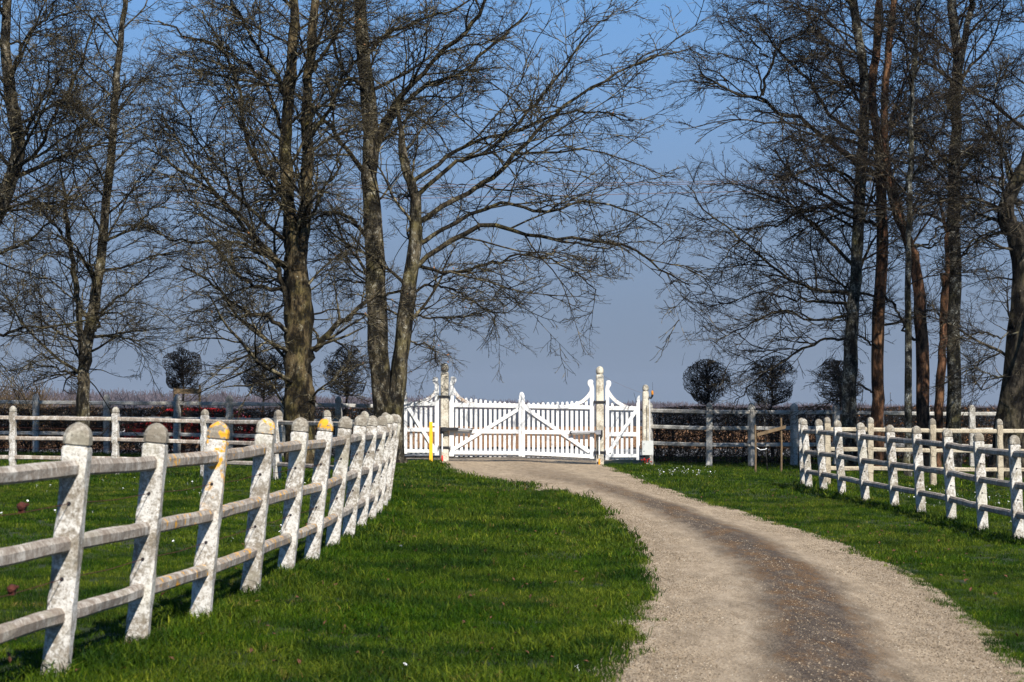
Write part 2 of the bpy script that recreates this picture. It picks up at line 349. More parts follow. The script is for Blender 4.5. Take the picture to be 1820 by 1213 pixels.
# ------------------------------------------------------------------ setting
def nonuni(lo, hi, dense_lo, dense_hi, step):
    a = [dense_lo]; s = step
    while a[-1] > lo: s *= 1.35; a.append(a[-1] - s)
    b = [dense_hi]; s = step
    while b[-1] < hi: s *= 1.35; b.append(b[-1] + s)
    return np.array(sorted(a[1:]) + list(np.arange(dense_lo, dense_hi, step)) + b)
def grid(xs, ys, zf):
    X, Y = np.meshgrid(xs, ys); Z = zf(X, Y)
    v = np.stack([X, Y, Z], -1).reshape(-1, 3); i = np.arange(len(xs) * len(ys)).reshape(len(ys), len(xs))
    return v, np.stack([i[:-1, :-1], i[:-1, 1:], i[1:, 1:], i[1:, :-1]], -1).reshape(-1, 4)
v, q = grid(nonuni(-5000, 5000, -30, 30, 0.5), nonuni(-300, 6000, -6, 90, 0.5), zt)
tag(link('ground', mesh_np('ground', v, q), M['ground']), 'grassy ground under the lawns and verges', kind='structure')

LE = [(775, 822), (800, 840), (900, 858), (985, 875), (1050, 900), (1090, 935), (1120, 975), (1140, 1020), (1145, 1050), (1130, 1090), (1105, 1150), (1070, 1213)]
RE = [(1062, 822), (1130, 850), (1180, 870), (1250, 893), (1330, 918), (1420, 945), (1480, 965), (1560, 1000), (1620, 1030), (1680, 1075), (1730, 1120), (1775, 1170), (1812, 1213)]
le = sorted([ground_at(*p)[::-1] for p in LE]); re_ = sorted([ground_at(*p)[::-1] for p in RE])
le = [(-6.0, -1.0), (4.0, -0.25)] + le + [(70.0, -2.4), (74.0, -4.5)]
re_ = [(-6.0, 1.6), (4.0, 2.2)] + re_ + [(70.0, 2.9), (74.0, 5.0)]
def edge(tab, y):
    t = np.array(tab); return np.interp(y, t[:, 0], t[:, 1])
def smooth_tab(tab):
    ys = np.arange(-6, 74.01, 0.25); xs = edge(tab, ys); k = np.ones(9) / 9
    xs2 = np.convolve(np.pad(xs, 4, 'edge'), k, 'valid'); return list(zip(ys, xs2))
le = smooth_tab(le); re_ = smooth_tab(re_)
def drive_mesh():
    ys = np.arange(-6, 73.9, 0.2); nu = 22; U = np.linspace(0, 1, nu)
    xl = edge(le, ys) - 0.22; xr = edge(re_, ys) + 0.22
    X = xl[:, None] * (1 - U) + xr[:, None] * U; Y = np.repeat(ys[:, None], nu, 1)
    Z = zt(X, Y) + 0.012 + 0.035 * np.exp(-((U - 0.52) / 0.14) ** 2)[None] + 0.003 * np.sin(X * 2.1 + Y * 0.7) * np.sin(Y * 0.9)
    Z[:, 0] -= 0.03; Z[:, -1] -= 0.03
    v = np.stack([X, Y, Z], -1).reshape(-1, 3); i = np.arange(len(ys) * nu).reshape(len(ys), nu)
    q = np.stack([i[:-1, :-1], i[:-1, 1:], i[1:, 1:], i[1:, :-1]], -1).reshape(-1, 4)
    me = mesh_np('driveway', v, q)
    uv = np.stack([np.repeat(U[None], len(ys), 0), np.repeat(((ys - 5) / 60)[:, None], nu, 1)], -1).reshape(-1, 2)
    lay = me.uv_layers.new(name='UVMap'); lay.data.foreach_set('uv', uv[q.ravel()].astype(np.float32).ravel())
    return me
tag(link('driveway', drive_mesh(), M['drive']), 'pale gravel driveway with dark centre strip curving to the gate', kind='structure')
v, q = grid(np.arange(-120, 121, 4.0), np.array([73, 76, 79, 82, 85.5]), lambda x, y: -0.06 + 0 * x)
tag(link('road', mesh_np('road', v, q), M['asphalt']), 'grey public road beyond the gate', kind='structure')
v, q = grid(np.arange(-110, 110.1, 0.55), np.arange(88, 168, 0.5), lambda x, y: -0.04 + 0.05 * np.sin(y * 4.2 + 0.3 * np.sin(x * 0.5)) + rng.normal(0, 0.045, x.shape))
tag(link('ploughed_field', mesh_np('ploughed_field', v, q, False), M['soil']), 'brown ploughed field beyond the road', kind='structure')
v, q = grid(np.linspace(-2500, 2500, 40), np.array([168, 250, 400, 700, 1100, 1800, 3000]), lambda x, y: -0.05 + 0 * x)
tag(link('far_field', mesh_np('far_field', v, q), M['far_field']), 'dark distant field below the wooded horizon', kind='structure')

# ------------------------------------------------------------------ fences
def octring(hx, hy, c, z):
    return [(hx - c, -hy, z), (hx, -hy + c, z), (hx, hy - c, z), (hx - c, hy, z), (-hx + c, hy, z), (-hx, hy - c, z), (-hx, -hy + c, z), (-hx + c, -hy, z)]
def post_meshes(tagname, H, hx, hy, rails, capH, chamf=0.024, jitter=0.0, round_cap=False):
    prof = [(-0.15, 0.006)]
    lastz = 0.02
    for rz_ in rails:
        a, b = lastz + 0.05, rz_ - 0.10
        if b > a + 0.05: prof += [(lastz + 0.02, 0.006), (a + 0.03, chamf), (b - 0.0, chamf), (b + 0.05, 0.006)]
        prof += [(rz_ + 0.05, 0.006)]; lastz = rz_ + 0.05
    prof += [(H - capH - 0.03, 0.006)]
    b = MB(); rings = []
    for z, c in prof:
        j = lambda: random.uniform(-jitter, jitter)
        rings.append([(x + j(), y + j(), zz) for x, y, zz in octring(hx, hy, c, z)])
    rings.append(octring(hx * 0.97, hy * 0.97, 0.012, H - capH - 0.012)); rings.append(octring(hx * 0.84, hy * 0.84, 0.012, H - capH - 0.006)); rings.append(octring(hx * 0.84, hy * 0.84, 0.012, H - capH + 0.01))
    b.rings(rings); pm = b.mesh('post_' + tagname)
    c = MB(); rr = [octring(hx * 0.86, hy * 0.86, 0.014, H - capH), octring(hx * 1.01, hy * 1.01, 0.018, H - capH + 0.004), octring(hx * 1.01, hy * 1.01, 0.020, H - capH + 0.25 * capH)]
    for k in range(1, 8):
        t = k / 7.0; s = max(0.16, math.sqrt(max(0, 1 - t ** 2.3)))
        if round_cap and k < 2: s *= 0.98
        z = H - capH + 0.25 * capH + 0.75 * capH * t
        ch = 0.016 + (hx * s * 0.55 - 0.016) * min(1, t * 1.1)
        rr.append([(x + random.uniform(-jitter, jitter), y + random.uniform(-jitter, jitter), zz) for x, y, zz in octring(hx * 1.01 * s, hy * 1.01 * s, max(0.004, min(ch, hx * s * 0.55)), z)])
    c.rings(rr); cm = c.mesh('cap_' + tagname, False)
    return pm, cm
def rail_mesh(name, L, h, w):
    n = max(2, int(L / 0.35)); rings = []
    for i in range(n + 1):
        y = L * i / n; j = lambda s=0.0035: random.uniform(-s, s); sag = -0.002 * math.sin(math.pi * i / n)
        dz = sag + j(0.003); dx = j(0.003); c = 0.014; hw, hh = w / 2, h / 2
        rings.append([(dx - hw + c + j(), y, dz - hh), (dx + hw - c + j(), y, dz - hh), (dx + hw + j(), y, dz - hh + c), (dx + hw + j(), y, dz + hh - c * 1.6), (dx + hw - c * 1.3 + j(), y, dz + hh + j()), (dx - hw + c * 1.3 + j(), y, dz + hh + j()), (dx - hw + j(), y, dz + hh - c * 1.6), (dx - hw + j(), y, dz - hh + c)])
    return MB().rings(rings).mesh(name)
def fence(label, cat, posts, H, hx, hy, rails, rh, rw, capH, mp, mc, mr, wires=(), lichen={}, group=None, taper=None, jitter=0.002, skip_rail=(), side=0.0):
    P = np.array([(p[0], p[1]) for p in posts]); x0, y0 = P[0]; z0 = float(zt(x0, y0))
    root = empty('fence', (x0, y0, z0)); tag(root, label, cat, group)
    var = [post_meshes('%s%d' % (cat, k), H, hx, hy, rails, capH, jitter=jitter) for k in range(4)]
    T = np.gradient(P, axis=0); mats = []
    for i, (X, Y, lean) in enumerate(posts):
        yaw = math.atan2(-T[i, 0], T[i, 1])            # local +Y along the run
        zz = float(zt(X, Y)) - z0
        e = Euler((random.uniform(-0.012, 0.012), R(lean), yaw + random.uniform(-0.03, 0.03)))
        mats.append(Matrix.Translation((X - x0, Y - y0, zz)) @ e.to_matrix().to_4x4())
        pm, cm = var[i % 4]
        li = i in lichen
        if li: pm = pm.copy(); pm.materials.clear(); cm = cm.copy(); cm.materials.clear()
        o = link('post', pm, M['fence_lichen'] if (li and lichen[i] > 1) else M[mp], root, (X - x0, Y - y0, zz), e)
        c = link('cap', cm, M['cap_lichen'] if li else M[mc], o)
        if li: c['label'] = 'cap spotted with orange lichen'
    for i in range(len(posts) - 1):
        if i in skip_rail: continue
        for k, h in enumerate(rails):
            a = mats[i] @ Vector((side, hy * 0.75, h)); b = mats[i + 1] @ Vector((side, -hy * 0.75, h)); d = b - a
            me = rail_mesh('rail', d.length, rh, rw)
            rot = Euler((math.atan2(d.z, math.hypot(d.x, d.y)), 0, math.atan2(-d.x, d.y)))
            lean = 0.5 * (posts[i][2] + posts[i + 1][2])
            mtx = Euler((0, 0, rot.z)).to_matrix() @ Euler((rot.x, 0, 0)).to_matrix() @ Euler((0, R(lean), 0)).to_matrix()
            link('rail', me, M['rail_lichen'] if (i in lichen or i + 1 in lichen) else M[mr], root, a, mtx.to_euler())
    for h in wires:
        pts = []
        for i in range(len(posts)):
            p = mats[i] @ Vector((0.0, 0, h)); pts.append(tuple(p))
            if i < len(posts) - 1:
                q_ = mats[i + 1] @ Vector((0, 0, h)); pts.append(tuple((p + q_) / 2 - Vector((0, 0, 0.012))))
        MB().tube(pts, 0.0022, 4).build('wire', M['rust'], root)
        for i in range(len(posts)):            # drilled hole rim where the wire passes
            if i < 12:
                o = MB().tube([(0, -hy - 0.004, h), (0, -hy + 0.02, h)], 0.011, 8).build('wire_hole', M['black'], root)
                o.matrix_basis = mats[i]
    return root, mats

lp = [(-2.58, 10.8), (-2.39, 12.7), (-2.26, 14.6), (-2.11, 16.4), (-1.98, 18.3), (-1.90, 20.3), (-1.84, 22.2), (-1.80, 24.2), (-1.77, 26.1), (-1.76, 28.0), (-1.76, 29.9), (-1.78, 31.8), (-1.81, 33.7), (-1.86, 35.5), (-1.96, 37.4), (-2.15, 39.4), (-2.58, 41.4), (-3.33, 43.2), (-4.38, 45.1), (-5.93, 46.6), (-7.72, 47.1), (-9.80, 47.5), (-11.8, 47.8)]
ll = list(np.interp(range(len(lp)), [0, 5, 13, 15, 17, 23], [5.0, 5.6, 7.5, 4.0, 1.0, 0.5]))
froot, fm = fence('white concrete rail fence curving left of the drive, orange lichen on some caps', 'fence',
      [(x, y, l) for (x, y), l in zip(lp, ll)], 1.35, 0.068, 0.060, (0.338, 0.714, 1.11), 0.082, 0.074, 0.118,
      'fence', 'fence_cap', 'rail', wires=(0.53, 0.925), lichen={3: 2, 4: 1, 6: 1}, side=-0.004)
for t_, h in ((0.42, 0.945), (0.40, 0.545)):
    a = fm[0] @ Vector((0, 0, h)); b = fm[1] @ Vector((0, 0, h)); p = a.lerp(b, t_ + 0.12)
    m_ = MB(); m_.tube([(0, -0.035, -0.005), (0, -0.02, 0.0), (0, 0.02, 0.0), (0, 0.035, 0.005)], [0.010, 0.022, 0.024, 0.010], 7); m_.box(-0.014, 0.014, -0.02, 0.02, -0.030, -0.012); m_.tube([(0.0, 0, 0.0), (0.034, 0.0, 0.012)], 0.008, 6)
    m_.build('wire_tensioner', M['rust'], froot, p)
rp = [(6.45, 28.6), (6.42, 30.7), (6.38, 32.8), (6.32, 34.8), (6.22, 36.8), (6.12, 38.7), (5.93, 40.6), (5.80, 42.5), (5.72, 44.4), (5.66, 46.1), (5.74, 47.6), (6.28, 48.2), (7.14, 48.3), (8.42, 48.4), (9.80, 48.6), (11.2, 48.8), (12.6, 49.0)]
rl = list(np.interp(range(len(rp)), [0, 9, 11, 17], [-2.0, -4.5, 0.5, 0.3]))
fence('white concrete rail fence on the right, its drive side in shade', 'fence', [(x, y, l) for (x, y), l in zip(rp[:11], rl)], 1.35, 0.066, 0.060, (0.338, 0.714, 1.11), 0.082, 0.074, 0.118,
      'fence', 'fence_cap', 'rail', wires=(0.53, 0.925))
fence('tan weathered rail fence crossing in front of the right-hand trunks', 'fence', [(x, y, l) for (x, y), l in zip(rp[11:], rl[11:])], 1.36, 0.068, 0.060, (0.338, 0.714, 1.11), 0.085, 0.074, 0.12,
      'fence_tan', 'fence_cap', 'fence_tan')
def bpost(px, d): return ((px - 910) * d / FPX, d, random.uniform(-0.8, 0.8))
fence('grey shaded boundary fence along the hedge left of the gate', 'fence', [bpost(-190, 66.5), bpost(-62, 66.5), bpost(64.6, 66.5), bpost(190.4, 66.4), bpost(315, 66), bpost(408, 65), bpost(505, 64.5), bpost(602, 64), bpost(700, 63.6)], 1.66, 0.085, 0.08, (0.57, 1.0, 1.42), 0.10, 0.06, 0.17,
      'fence_far', 'fence_far', 'fence_far')
fence('white boundary fence along the hedge right of the gate', 'fence', [bpost(1154, 63.2), bpost(1260, 62.2), bpost(1336, 63), bpost(1411, 63.6), bpost(1486, 64), bpost(1565, 64), bpost(1645, 64), bpost(1728, 64), bpost(1812, 64), bpost(1900, 64), bpost(1990, 64)], 1.66, 0.085, 0.08, (0.57, 1.0, 1.42), 0.10, 0.06, 0.17,
      'fence_far', 'fence_far', 'fence_far')

# ------------------------------------------------------------------ gate
GD = 63.0; GS = FPX / GD
def gx(cx): return (680 + cx / 3.64 - 910) / GS
def gz(cy): return CAM_Z - (620 + cy / 3.64 - HORIZ) / GS
def pl(pts, ox=0.0, oz=0.0): return [(gx(a) - ox, gz(b) - oz) for a, b in pts]
def circ_top(x0, x1, top, bot, n=5):
    c = (x0 + x1) / 2; r = (x1 - x0) / 2
    return [(x0, bot), (x1, bot)] + [(c + r * math.cos(math.pi * k / n), top + r - r * math.sin(math.pi * k / n)) for k in range(n + 1)]
def scroll(x0, x1, top, bot, s):                       # stile with a scrolled head; s=+1 curls right, -1 left
    pts = [(0, bot), (1, bot), (1, top + 56), (1.1, top + 46), (1.42, top + 36), (1.55, top + 24), (1.48, top + 11), (1.2, top + 2), (0.75, top), (0.35, top + 3), (0.18, top + 12), (0.28, top + 26), (0.08, top + 40), (0, top + 55)]
    w = x1 - x0
    return [((x0 + u * w) if s > 0 else (x1 - u * w), y) for u, y in pts]
def ogee(x0, x1, top, bot, s):                         # half ogee head; high side at x1 when s>0
    pts = [(0, bot), (1, bot), (1, top), (0.72, top + 2), (0.38, top + 10), (0.18, top + 22), (0.12, top + 34), (0.34, top + 40), (0.05, top + 48), (0, top + 54)]
    w = x1 - x0
    return [((x0 + u * w) if s > 0 else (x1 - u * w), y) for u, y in pts]
def sweep(a, b, c1, th):
    up = []; lo = []
    for k in range(9):
        t = k / 8; x = (1 - t) ** 2 * a[0] + 2 * t * (1 - t) * c1[0] + t * t * b[0]; y = (1 - t) ** 2 * a[1] + 2 * t * (1 - t) * c1[1] + t * t * b[1]
        dx = 2 * (1 - t) * (c1[0] - a[0]) + 2 * t * (b[0] - c1[0]); dy = 2 * (1 - t) * (c1[1] - a[1]) + 2 * t * (b[1] - c1[1]); n = math.hypot(dx, dy)
        up.append((x, y)); s_ = 1 if dx > 0 else -1
        lo.append((x - s_ * dy / n * th, y + s_ * dx / n * th))
    return up + lo[::-1]
def bar(a, b, th):
    dx, dy = b[0] - a[0], b[1] - a[1]; n = math.hypot(dx, dy); ux, uy = -dy / n * th / 2, dx / n * th / 2
    return [(a[0] + ux, a[1] + uy), (b[0] + ux, b[1] + uy), (b[0] - ux, b[1] - uy), (a[0] - ux, a[1] - uy)]
def gate_leaf(label, ox_c, base_c, stiles, rails, braces, sweeps, pickets, extra=None):
    X = gx(ox_c); Z = gz(base_c)
    root = empty('gate_leaf', (X, GD, Z)); tag(root, label, 'gate')
    P = lambda pts: pl(pts, X, Z)
    for k, s in enumerate(stiles): MB().prism(P(s), -0.075, 0.02, 0.004).build('stile', M['gate'], root)
    for k, r in enumerate(rails): MB().prism(P(r), -0.066 - 0.002 * k, -0.016, 0.003).build('rail', M['gate'], root)
    for k, r in enumerate(braces): MB().prism(P(r), -0.062, -0.018, 0.003).build('brace', M['gate'], root)
    for k, r in enumerate(sweeps): MB().prism(P(r), -0.069, -0.021, 0.003).build('swept_brace', M['gate_worn'], root)
    for x, t, b in pickets:
        MB().prism(P(circ_top(x - 8.5 + random.uniform(-.6, .6), x + 8.5, t + random.uniform(-2, 2), b + random.uniform(-2, 2))), -0.014, 0.012).build('picket', M['gate'], root)
    return root
gl = gate_leaf('left leaf of the white picket driveway gate', 447, 704,
    [scroll(432, 462, 180, 697, 1), ogee(880, 899, 280, 697, 1)],
    [[(462, 350), (881, 356), (881, 384), (462, 378)], [(462, 522), (881, 524), (881, 550), (462, 548)], [(462, 660), (881, 663), (881, 686), (462, 683)]],
    [bar((455, 652), (878, 392), 23)], [sweep((464, 252), (600, 350), (500, 335), 22)],
    [(x, 352 - (855 - x) * 0.107, 699) for x in range(480, 870, 31)])
gr = gate_leaf('right leaf of the white picket driveway gate', 1354, 712,
    [scroll(1340, 1368, 200, 712, -1), ogee(901, 921, 280, 700, -1)],
    [[(920, 360), (1340, 368), (1340, 393), (920, 385)], [(920, 526), (1340, 532), (1340, 557), (920, 551)], [(920, 663), (1340, 684), (1340, 708), (920, 686)]],
    [bar((924, 385), (1338, 668), 23)], [sweep((1344, 262), (1200, 362), (1310, 345), 22)],
    [(x, 352 - (x - 946) * 0.045, 702 + (x - 946) * 0.035) for x in range(946, 1335, 31)])
wl = gate_leaf('narrow white wicket gate beside the twin-trunk tree', 350, 690,
    [scroll(338, 365, 183, 690, -1), ogee(140, 160, 265, 680, -1)],
    [[(160, 346), (338, 344), (338, 369), (160, 371)], [(160, 512), (338, 512), (338, 537), (160, 537)], [(160, 650), (338, 652), (338, 674), (160, 672)]],
    [bar((162, 372), (336, 648), 22)], [sweep((342, 255), (225, 340), (315, 320), 22)],
    [(x, 340 - max(0, x - 200) * 0.22, 686) for x in (185, 217, 249, 281, 313)])
wr = gate_leaf('narrow white wicket gate beside the grey cabinet', 1452, 720,
    [scroll(1440, 1465, 205, 720, 1), ogee(1640, 1663, 303, 720, 1)],
    [[(1465, 372), (1640, 374), (1640, 400), (1465, 398)], [(1465, 540), (1640, 541), (1640, 568), (1465, 567)], [(1465, 682), (1640, 682), (1640, 703), (1465, 703)]],
    [bar((1462, 670), (1638, 402), 22)], [sweep((1466, 268), (1595, 374), (1500, 340), 22)],
    [(x, 368 - max(0, 1560 - x) * 0.28, 716) for x in (1487, 1518, 1549, 1580, 1611)])
def pillar(label, cxa, cxb, shaft_top, ball_top, base, dy, capmat, straps=()):
    cx = (cxa + cxb) / 2; X = gx(cx); hw = (gx(cxb) - gx(cxa)) / 2; Y = GD + dy; zb = float(zt(X, Y)) ; 
    root = empty('gate_pillar', (X, Y, zb)); tag(root, label, 'gate pillar')
    zs = gz(shaft_top) - zb; zbt = gz(ball_top) - zb; c = 0.02
    b = MB(); b.rings([octring(hw * 1.02, hw * 1.02, c, -0.2), octring(hw * 1.02, hw * 1.02, c, 0.4), octring(hw, hw, c, zs - 0.05), octring(hw * 0.9, hw * 0.9, c, zs), octring(hw * 0.62, hw * 0.62, 0.03, zs + 0.012)])
    b.build('shaft', M['pillar'], root)
    hh = zbt - zs; prof = [(hw * 0.60, zs + 0.0), (hw * 0.62, zs + 0.05 * hh), (hw * 0.95, zs + 0.16 * hh), (hw * 1.03, zs + 0.3 * hh), (hw * 1.02, zs + 0.5 * hh), (hw * 0.92, zs + 0.7 * hh), (hw * 0.7, zs + 0.87 * hh), (hw * 0.35, zs + 0.97 * hh), (0.01, zbt)]
    MB().lathe(prof, 14).build('finial', M[capmat], root, smooth=True)
    for s in straps:
        z = gz(s) - zb
        m_ = MB(); m_.box(-hw - 0.05, hw + 0.05, -hw - 0.012, -hw - 0.004, z - 0.035, z + 0.035); m_.box(-hw - 0.055, -hw - 0.048, -hw - 0.10, hw * 0.6, z - 0.06, z + 0.06); m_.box(hw + 0.048, hw + 0.055, -hw - 0.10, hw * 0.6, z - 0.06, z + 0.06); m_.build('hinge_strap', M['black'], root)
    return root
pillar('pale stone gate pillar left of the double gate, dark stained ball top', 376, 427, 152, 92, 710, 0.06, 'pillar_cap', (312, 640))
pillar('pale stone gate pillar right of the double gate, light ball top', 1381, 1430, 170, 114, 725, 0.06, 'pillar', (347, 672))
pillar('shorter gate post by the grey cabinet, carrying the amber lamp', 1682, 1722, 277, 233, 725, 0.05, 'pillar')
pillar('grey end post of the gateway half hidden by the twin trunk', 97, 137, 265, 222, 700, 0.08, 'pillar_cap')
def actuator(label, x0, x1, xm, cy, left):
    X = gx(x0 if left else x1); Z = gz(cy); root = empty('gate_motor_arm', (X, GD - 0.16, Z)); tag(root, label, 'gate motor')
    s = 1 if left else -1; L = gx(x1) - gx(x0); Lm = abs(gx(xm) - X)
    m_ = MB(); m_.box(min(0, s * Lm), max(0, s * Lm), -0.05, 0.05, -0.035, 0.045); m_.box(min(0, s * 0.12), max(0, s * 0.12), -0.06, 0.06, -0.06, 0.055); m_.build('motor_housing', M['black'] if left else M['steel'], root)
    MB().tube([(s * Lm, 0, 0), (s * (L - 0.02), 0, -0.012)], 0.034, 10).build('piston', M['steel'], root, smooth=False)
    MB().box(min(s * (L - 0.05), s * L), max(s * (L - 0.05), s * L), -0.02, 0.085, -0.045, 0.03).build('gate_bracket', M['black'], root)
    MB().box(-0.05, 0.05, 0.03, 0.12, -0.12, 0.05).build('pillar_bracket', M['black'], root)
actuator('dark motor arm on the left leaf of the gate', 384, 582, 492, 521, True)
actuator('silver motor arm on the right leaf of the gate', 1213, 1410, 1372, 540, False)
def conduit(label, cx, c0, c1, colr):
    X = gx(cx); Y = GD - 0.14; zb = float(zt(X, Y)); root = empty('conduit', (X, Y, zb)); tag(root, label, 'conduit')
    za, zc = gz(c0) - zb, gz(c1) - zb
    MB().tube([(0, 0, zc - 0.02), (0, 0, za)], 0.018, 8).build('pipe', M['white'], root)
    MB().lathe([(0.026, -0.02), (0.025, 0.08), (0.022, min(zc, 0.16))], 10).build('base_cover', colr, root)
conduit('white cable conduit with red foot at the left gate pillar', 387, 545, 660, M['red_plastic'])
conduit('white cable conduit with orange foot at the right gate pillar', 1400, 560, 680, M['orange'])
# cabinet, its pipe, the lamp
X, Z = gx(1711), gz(688); cab = empty('control_cabinet', (X, GD - 0.25, Z)); tag(cab, 'grey control cabinet fixed to the end post right of the gate', 'control box')
w_ = gx(1748) - gx(1675); h_ = gz(595) - gz(688)
MB().box(-w_ / 2, w_ / 2, 0, 0.17, 0, h_).build('case', M['box_grey'], cab); MB().box(-w_ / 2 + .006, w_ / 2 - .006, -0.012, -0.001, 0.006, h_ - .006).build('door', M['box_grey'], cab)
for zz in (0.28, 0.78): MB().tube([(-w_ / 2 + .05, -0.02, h_ * zz), (-w_ / 2 + .05, -0.010, h_ * zz)], 0.012, 8).build('lock', M['black'], cab)
MB().tube([(w_ * 0.19, 0.05, h_), (w_ * 0.19, 0.05, h_ + gz(330) - gz(595))], 0.010, 6).build('pipe', M['white'], cab)
MB().box(-w_ / 2 + .02, -w_ / 2 + .09, 0.05, 0.12, -0.5, -0.002).build('stand', M['black'], cab)
X, Z = gx(1722), gz(320); lm = empty('signal_lamp', (X, GD - 0.05, Z)); tag(lm, 'small amber signal lamp on a black bracket at the end post', 'lamp')
MB().tube([(0, 0, 0.02), (0.05, -0.01, 0.0), (0.085, -0.01, 0.05), (0.09, -0.01, 0.09)], 0.028, 8).build('bracket', M['black'], lm)
MB().lathe([(0.03, 0.09), (0.032, 0.10), (0.030, 0.17), (0.018, 0.195), (0.004, 0.20)], 10, (0.09, -0.01)).build('lens', M['orange'], lm, smooth=True)
MB().tube([(0.095, 0.0, 0.19), (0.097, 0.0, 0.42)], 0.003, 4).build('aerial', M['black'], lm)
# flower clump
X, Y = gx(1690), GD - 0.3; zb = float(zt(X, Y)); fc = empty('red_flowers', (X, Y, zb)); tag(fc, 'small clump of red flowers at the foot of the grey cabinet', 'flowers')
m_ = MB()
for k in range(11):
    a, r, h = random.uniform(0, 6.3), random.uniform(0, 0.2), random.uniform(0.06, 0.17); x, y = r * math.cos(a), r * math.sin(a) * 0.6
    m_.lathe([(0.004, h - 0.02), (0.02, h), (0.024, h + 0.012), (0.010, h + 0.022)], 6, (x, y))
m_.build('blossom', M['red_plastic'], fc)['kind'] = 'stuff'
m_ = MB()
for k in range(60):
    a, r, h = random.uniform(0, 6.3), random.uniform(0, 0.24), random.uniform(0.05, 0.13); x, y = r * math.cos(a), r * math.sin(a) * 0.6
    m_.add([(x - .008, y, 0), (x + .008, y, 0), (x + random.uniform(-.03, .03), y, h)], [(0, 1, 2)])
m_.build('leaves', M['grass'], fc)['kind'] = 'stuff'
# yellow marker post
X, Y = (766 - 910) * 61.6 / FPX, 61.6; zb = float(zt(X, Y)); yp = empty('marker_post', (X, Y, zb)); tag(yp, 'yellow square marker post in front of the left wicket gate', 'marker post')
hw = 3.0 * Y / FPX; ht = 72 * Y / FPX
MB().rings([octring(hw, hw, .006, -0.1), octring(hw, hw, .006, ht - .01), octring(hw * .85, hw * .85, .006, ht)]).build('post', M['yellow'], yp)
MB().box(hw * 0.2, hw + 0.16, -hw * 0.4, hw * 0.4, ht * 0.90, ht * 0.97).build('side_arm', M['white'], yp)
# cables at the gateway
def cable(name, label, a, b, sag, r, cat='cable', group=None, n=17):
    a, b = np.array(a), np.array(b); t = np.linspace(0, 1, n)[:, None]; p = a * (1 - t) + b * t; p[:, 2] -= sag * 4 * (t * (1 - t))[:, 0]
    o = MB().tube((p - a).tolist(), r, 5).build(name, M['cable'], None, tuple(a)); tag(o, label, cat, group); return o
cable('thin_cable', 'thin cable from the right gate pillar down to the end post', (gx(1428), GD, gz(178)), (gx(1690), GD, gz(290)), 0.03, 0.003)
cable('thin_cable', 'thin cable from the twin trunk to the left wicket gate', (gx(125), GD - 0.3, gz(245)), (gx(345), GD, gz(190)), 0.03, 0.003)
for (ya, yb, nm) in ((299.5, 297, 'uppermost of the three overhead power lines'), (304, 301, 'middle one of the three overhead power lines'), (321.5, 317, 'lowest of the three overhead power lines')):
    d = 125.0; s = (yb - ya) / 230.0
    a = w2(910 - 2400, ya - 2400 * s - 0 , d); b = w2(910 + 2400, ya + s * 2400, d)
    cable('power_line', nm, a, b, 0.8, 0.021, 'power line', 'overhead power lines', 33)

# ------------------------------------------------------------------ red car behind the hedge
van = empty('red_car', (-10.6, 79.0, -0.06)); tag(van, 'red car on the road behind the left hedge', 'car'); van.scale = (1, 1, 0.93)
prof = [(-2.1, .35), (-2.12, .75), (-2.0, 0.98), (-1.25, 1.04), (-.65, 1.50), (-.3, 1.58), (1.2, 1.55), (1.75, 1.36), (2.12, .95), (2.12, .35), (1.72, .33), (1.64, .55), (1.4, .68), (1.15, .55), (1.08, .32), (-.98, .32), (-1.06, .55), (-1.3, .68), (-1.55, .55), (-1.63, .33)]
MB().prism(prof, -0.85, 0.85, 0.05).build('body', M['red'], van)
MB().prism([(-1.08, 1.06), (-.58, 1.44), (-.05, 1.46), (-.05, 1.06)], -0.858, -0.84).build('window', M['glass'], van)
MB().prism([(.02, 1.06), (.02, 1.46), (.9, 1.45), (.9, 1.06)], -0.858, -0.84).build('window', M['glass'], van)
MB().prism([(.97, 1.06), (.97, 1.45), (1.2, 1.44), (1.6, 1.32), (1.75, 1.06)], -0.858, -0.84).build('window', M['glass'], van)
for wx in (-1.3, 1.4):
    t_ = MB().tube([(wx, -0.87, .31), (wx, -0.66, .31)], 0.31, 18).build('wheel', M['tyre'], van); MB().tube([(wx, -0.885, .31), (wx, -0.86, .31)], 0.19, 14).build('rim', M['steel'], t_)
MB().box(-2.13, -1.9, -0.87, -0.55, .72, .88).build('headlight', M['white'], van); MB().box(1.98, 2.135, -0.87, -0.7, .95, 1.3).build('tail_light', M['red_plastic'], van); MB().box(.6, 1.9, -0.862, -0.84, .78, .92).build('side_stripe', M['white'], van)
MB().box(-2.15, -1.7, -0.87, 0.87, .34, .5).build('bumper', M['black'], van)

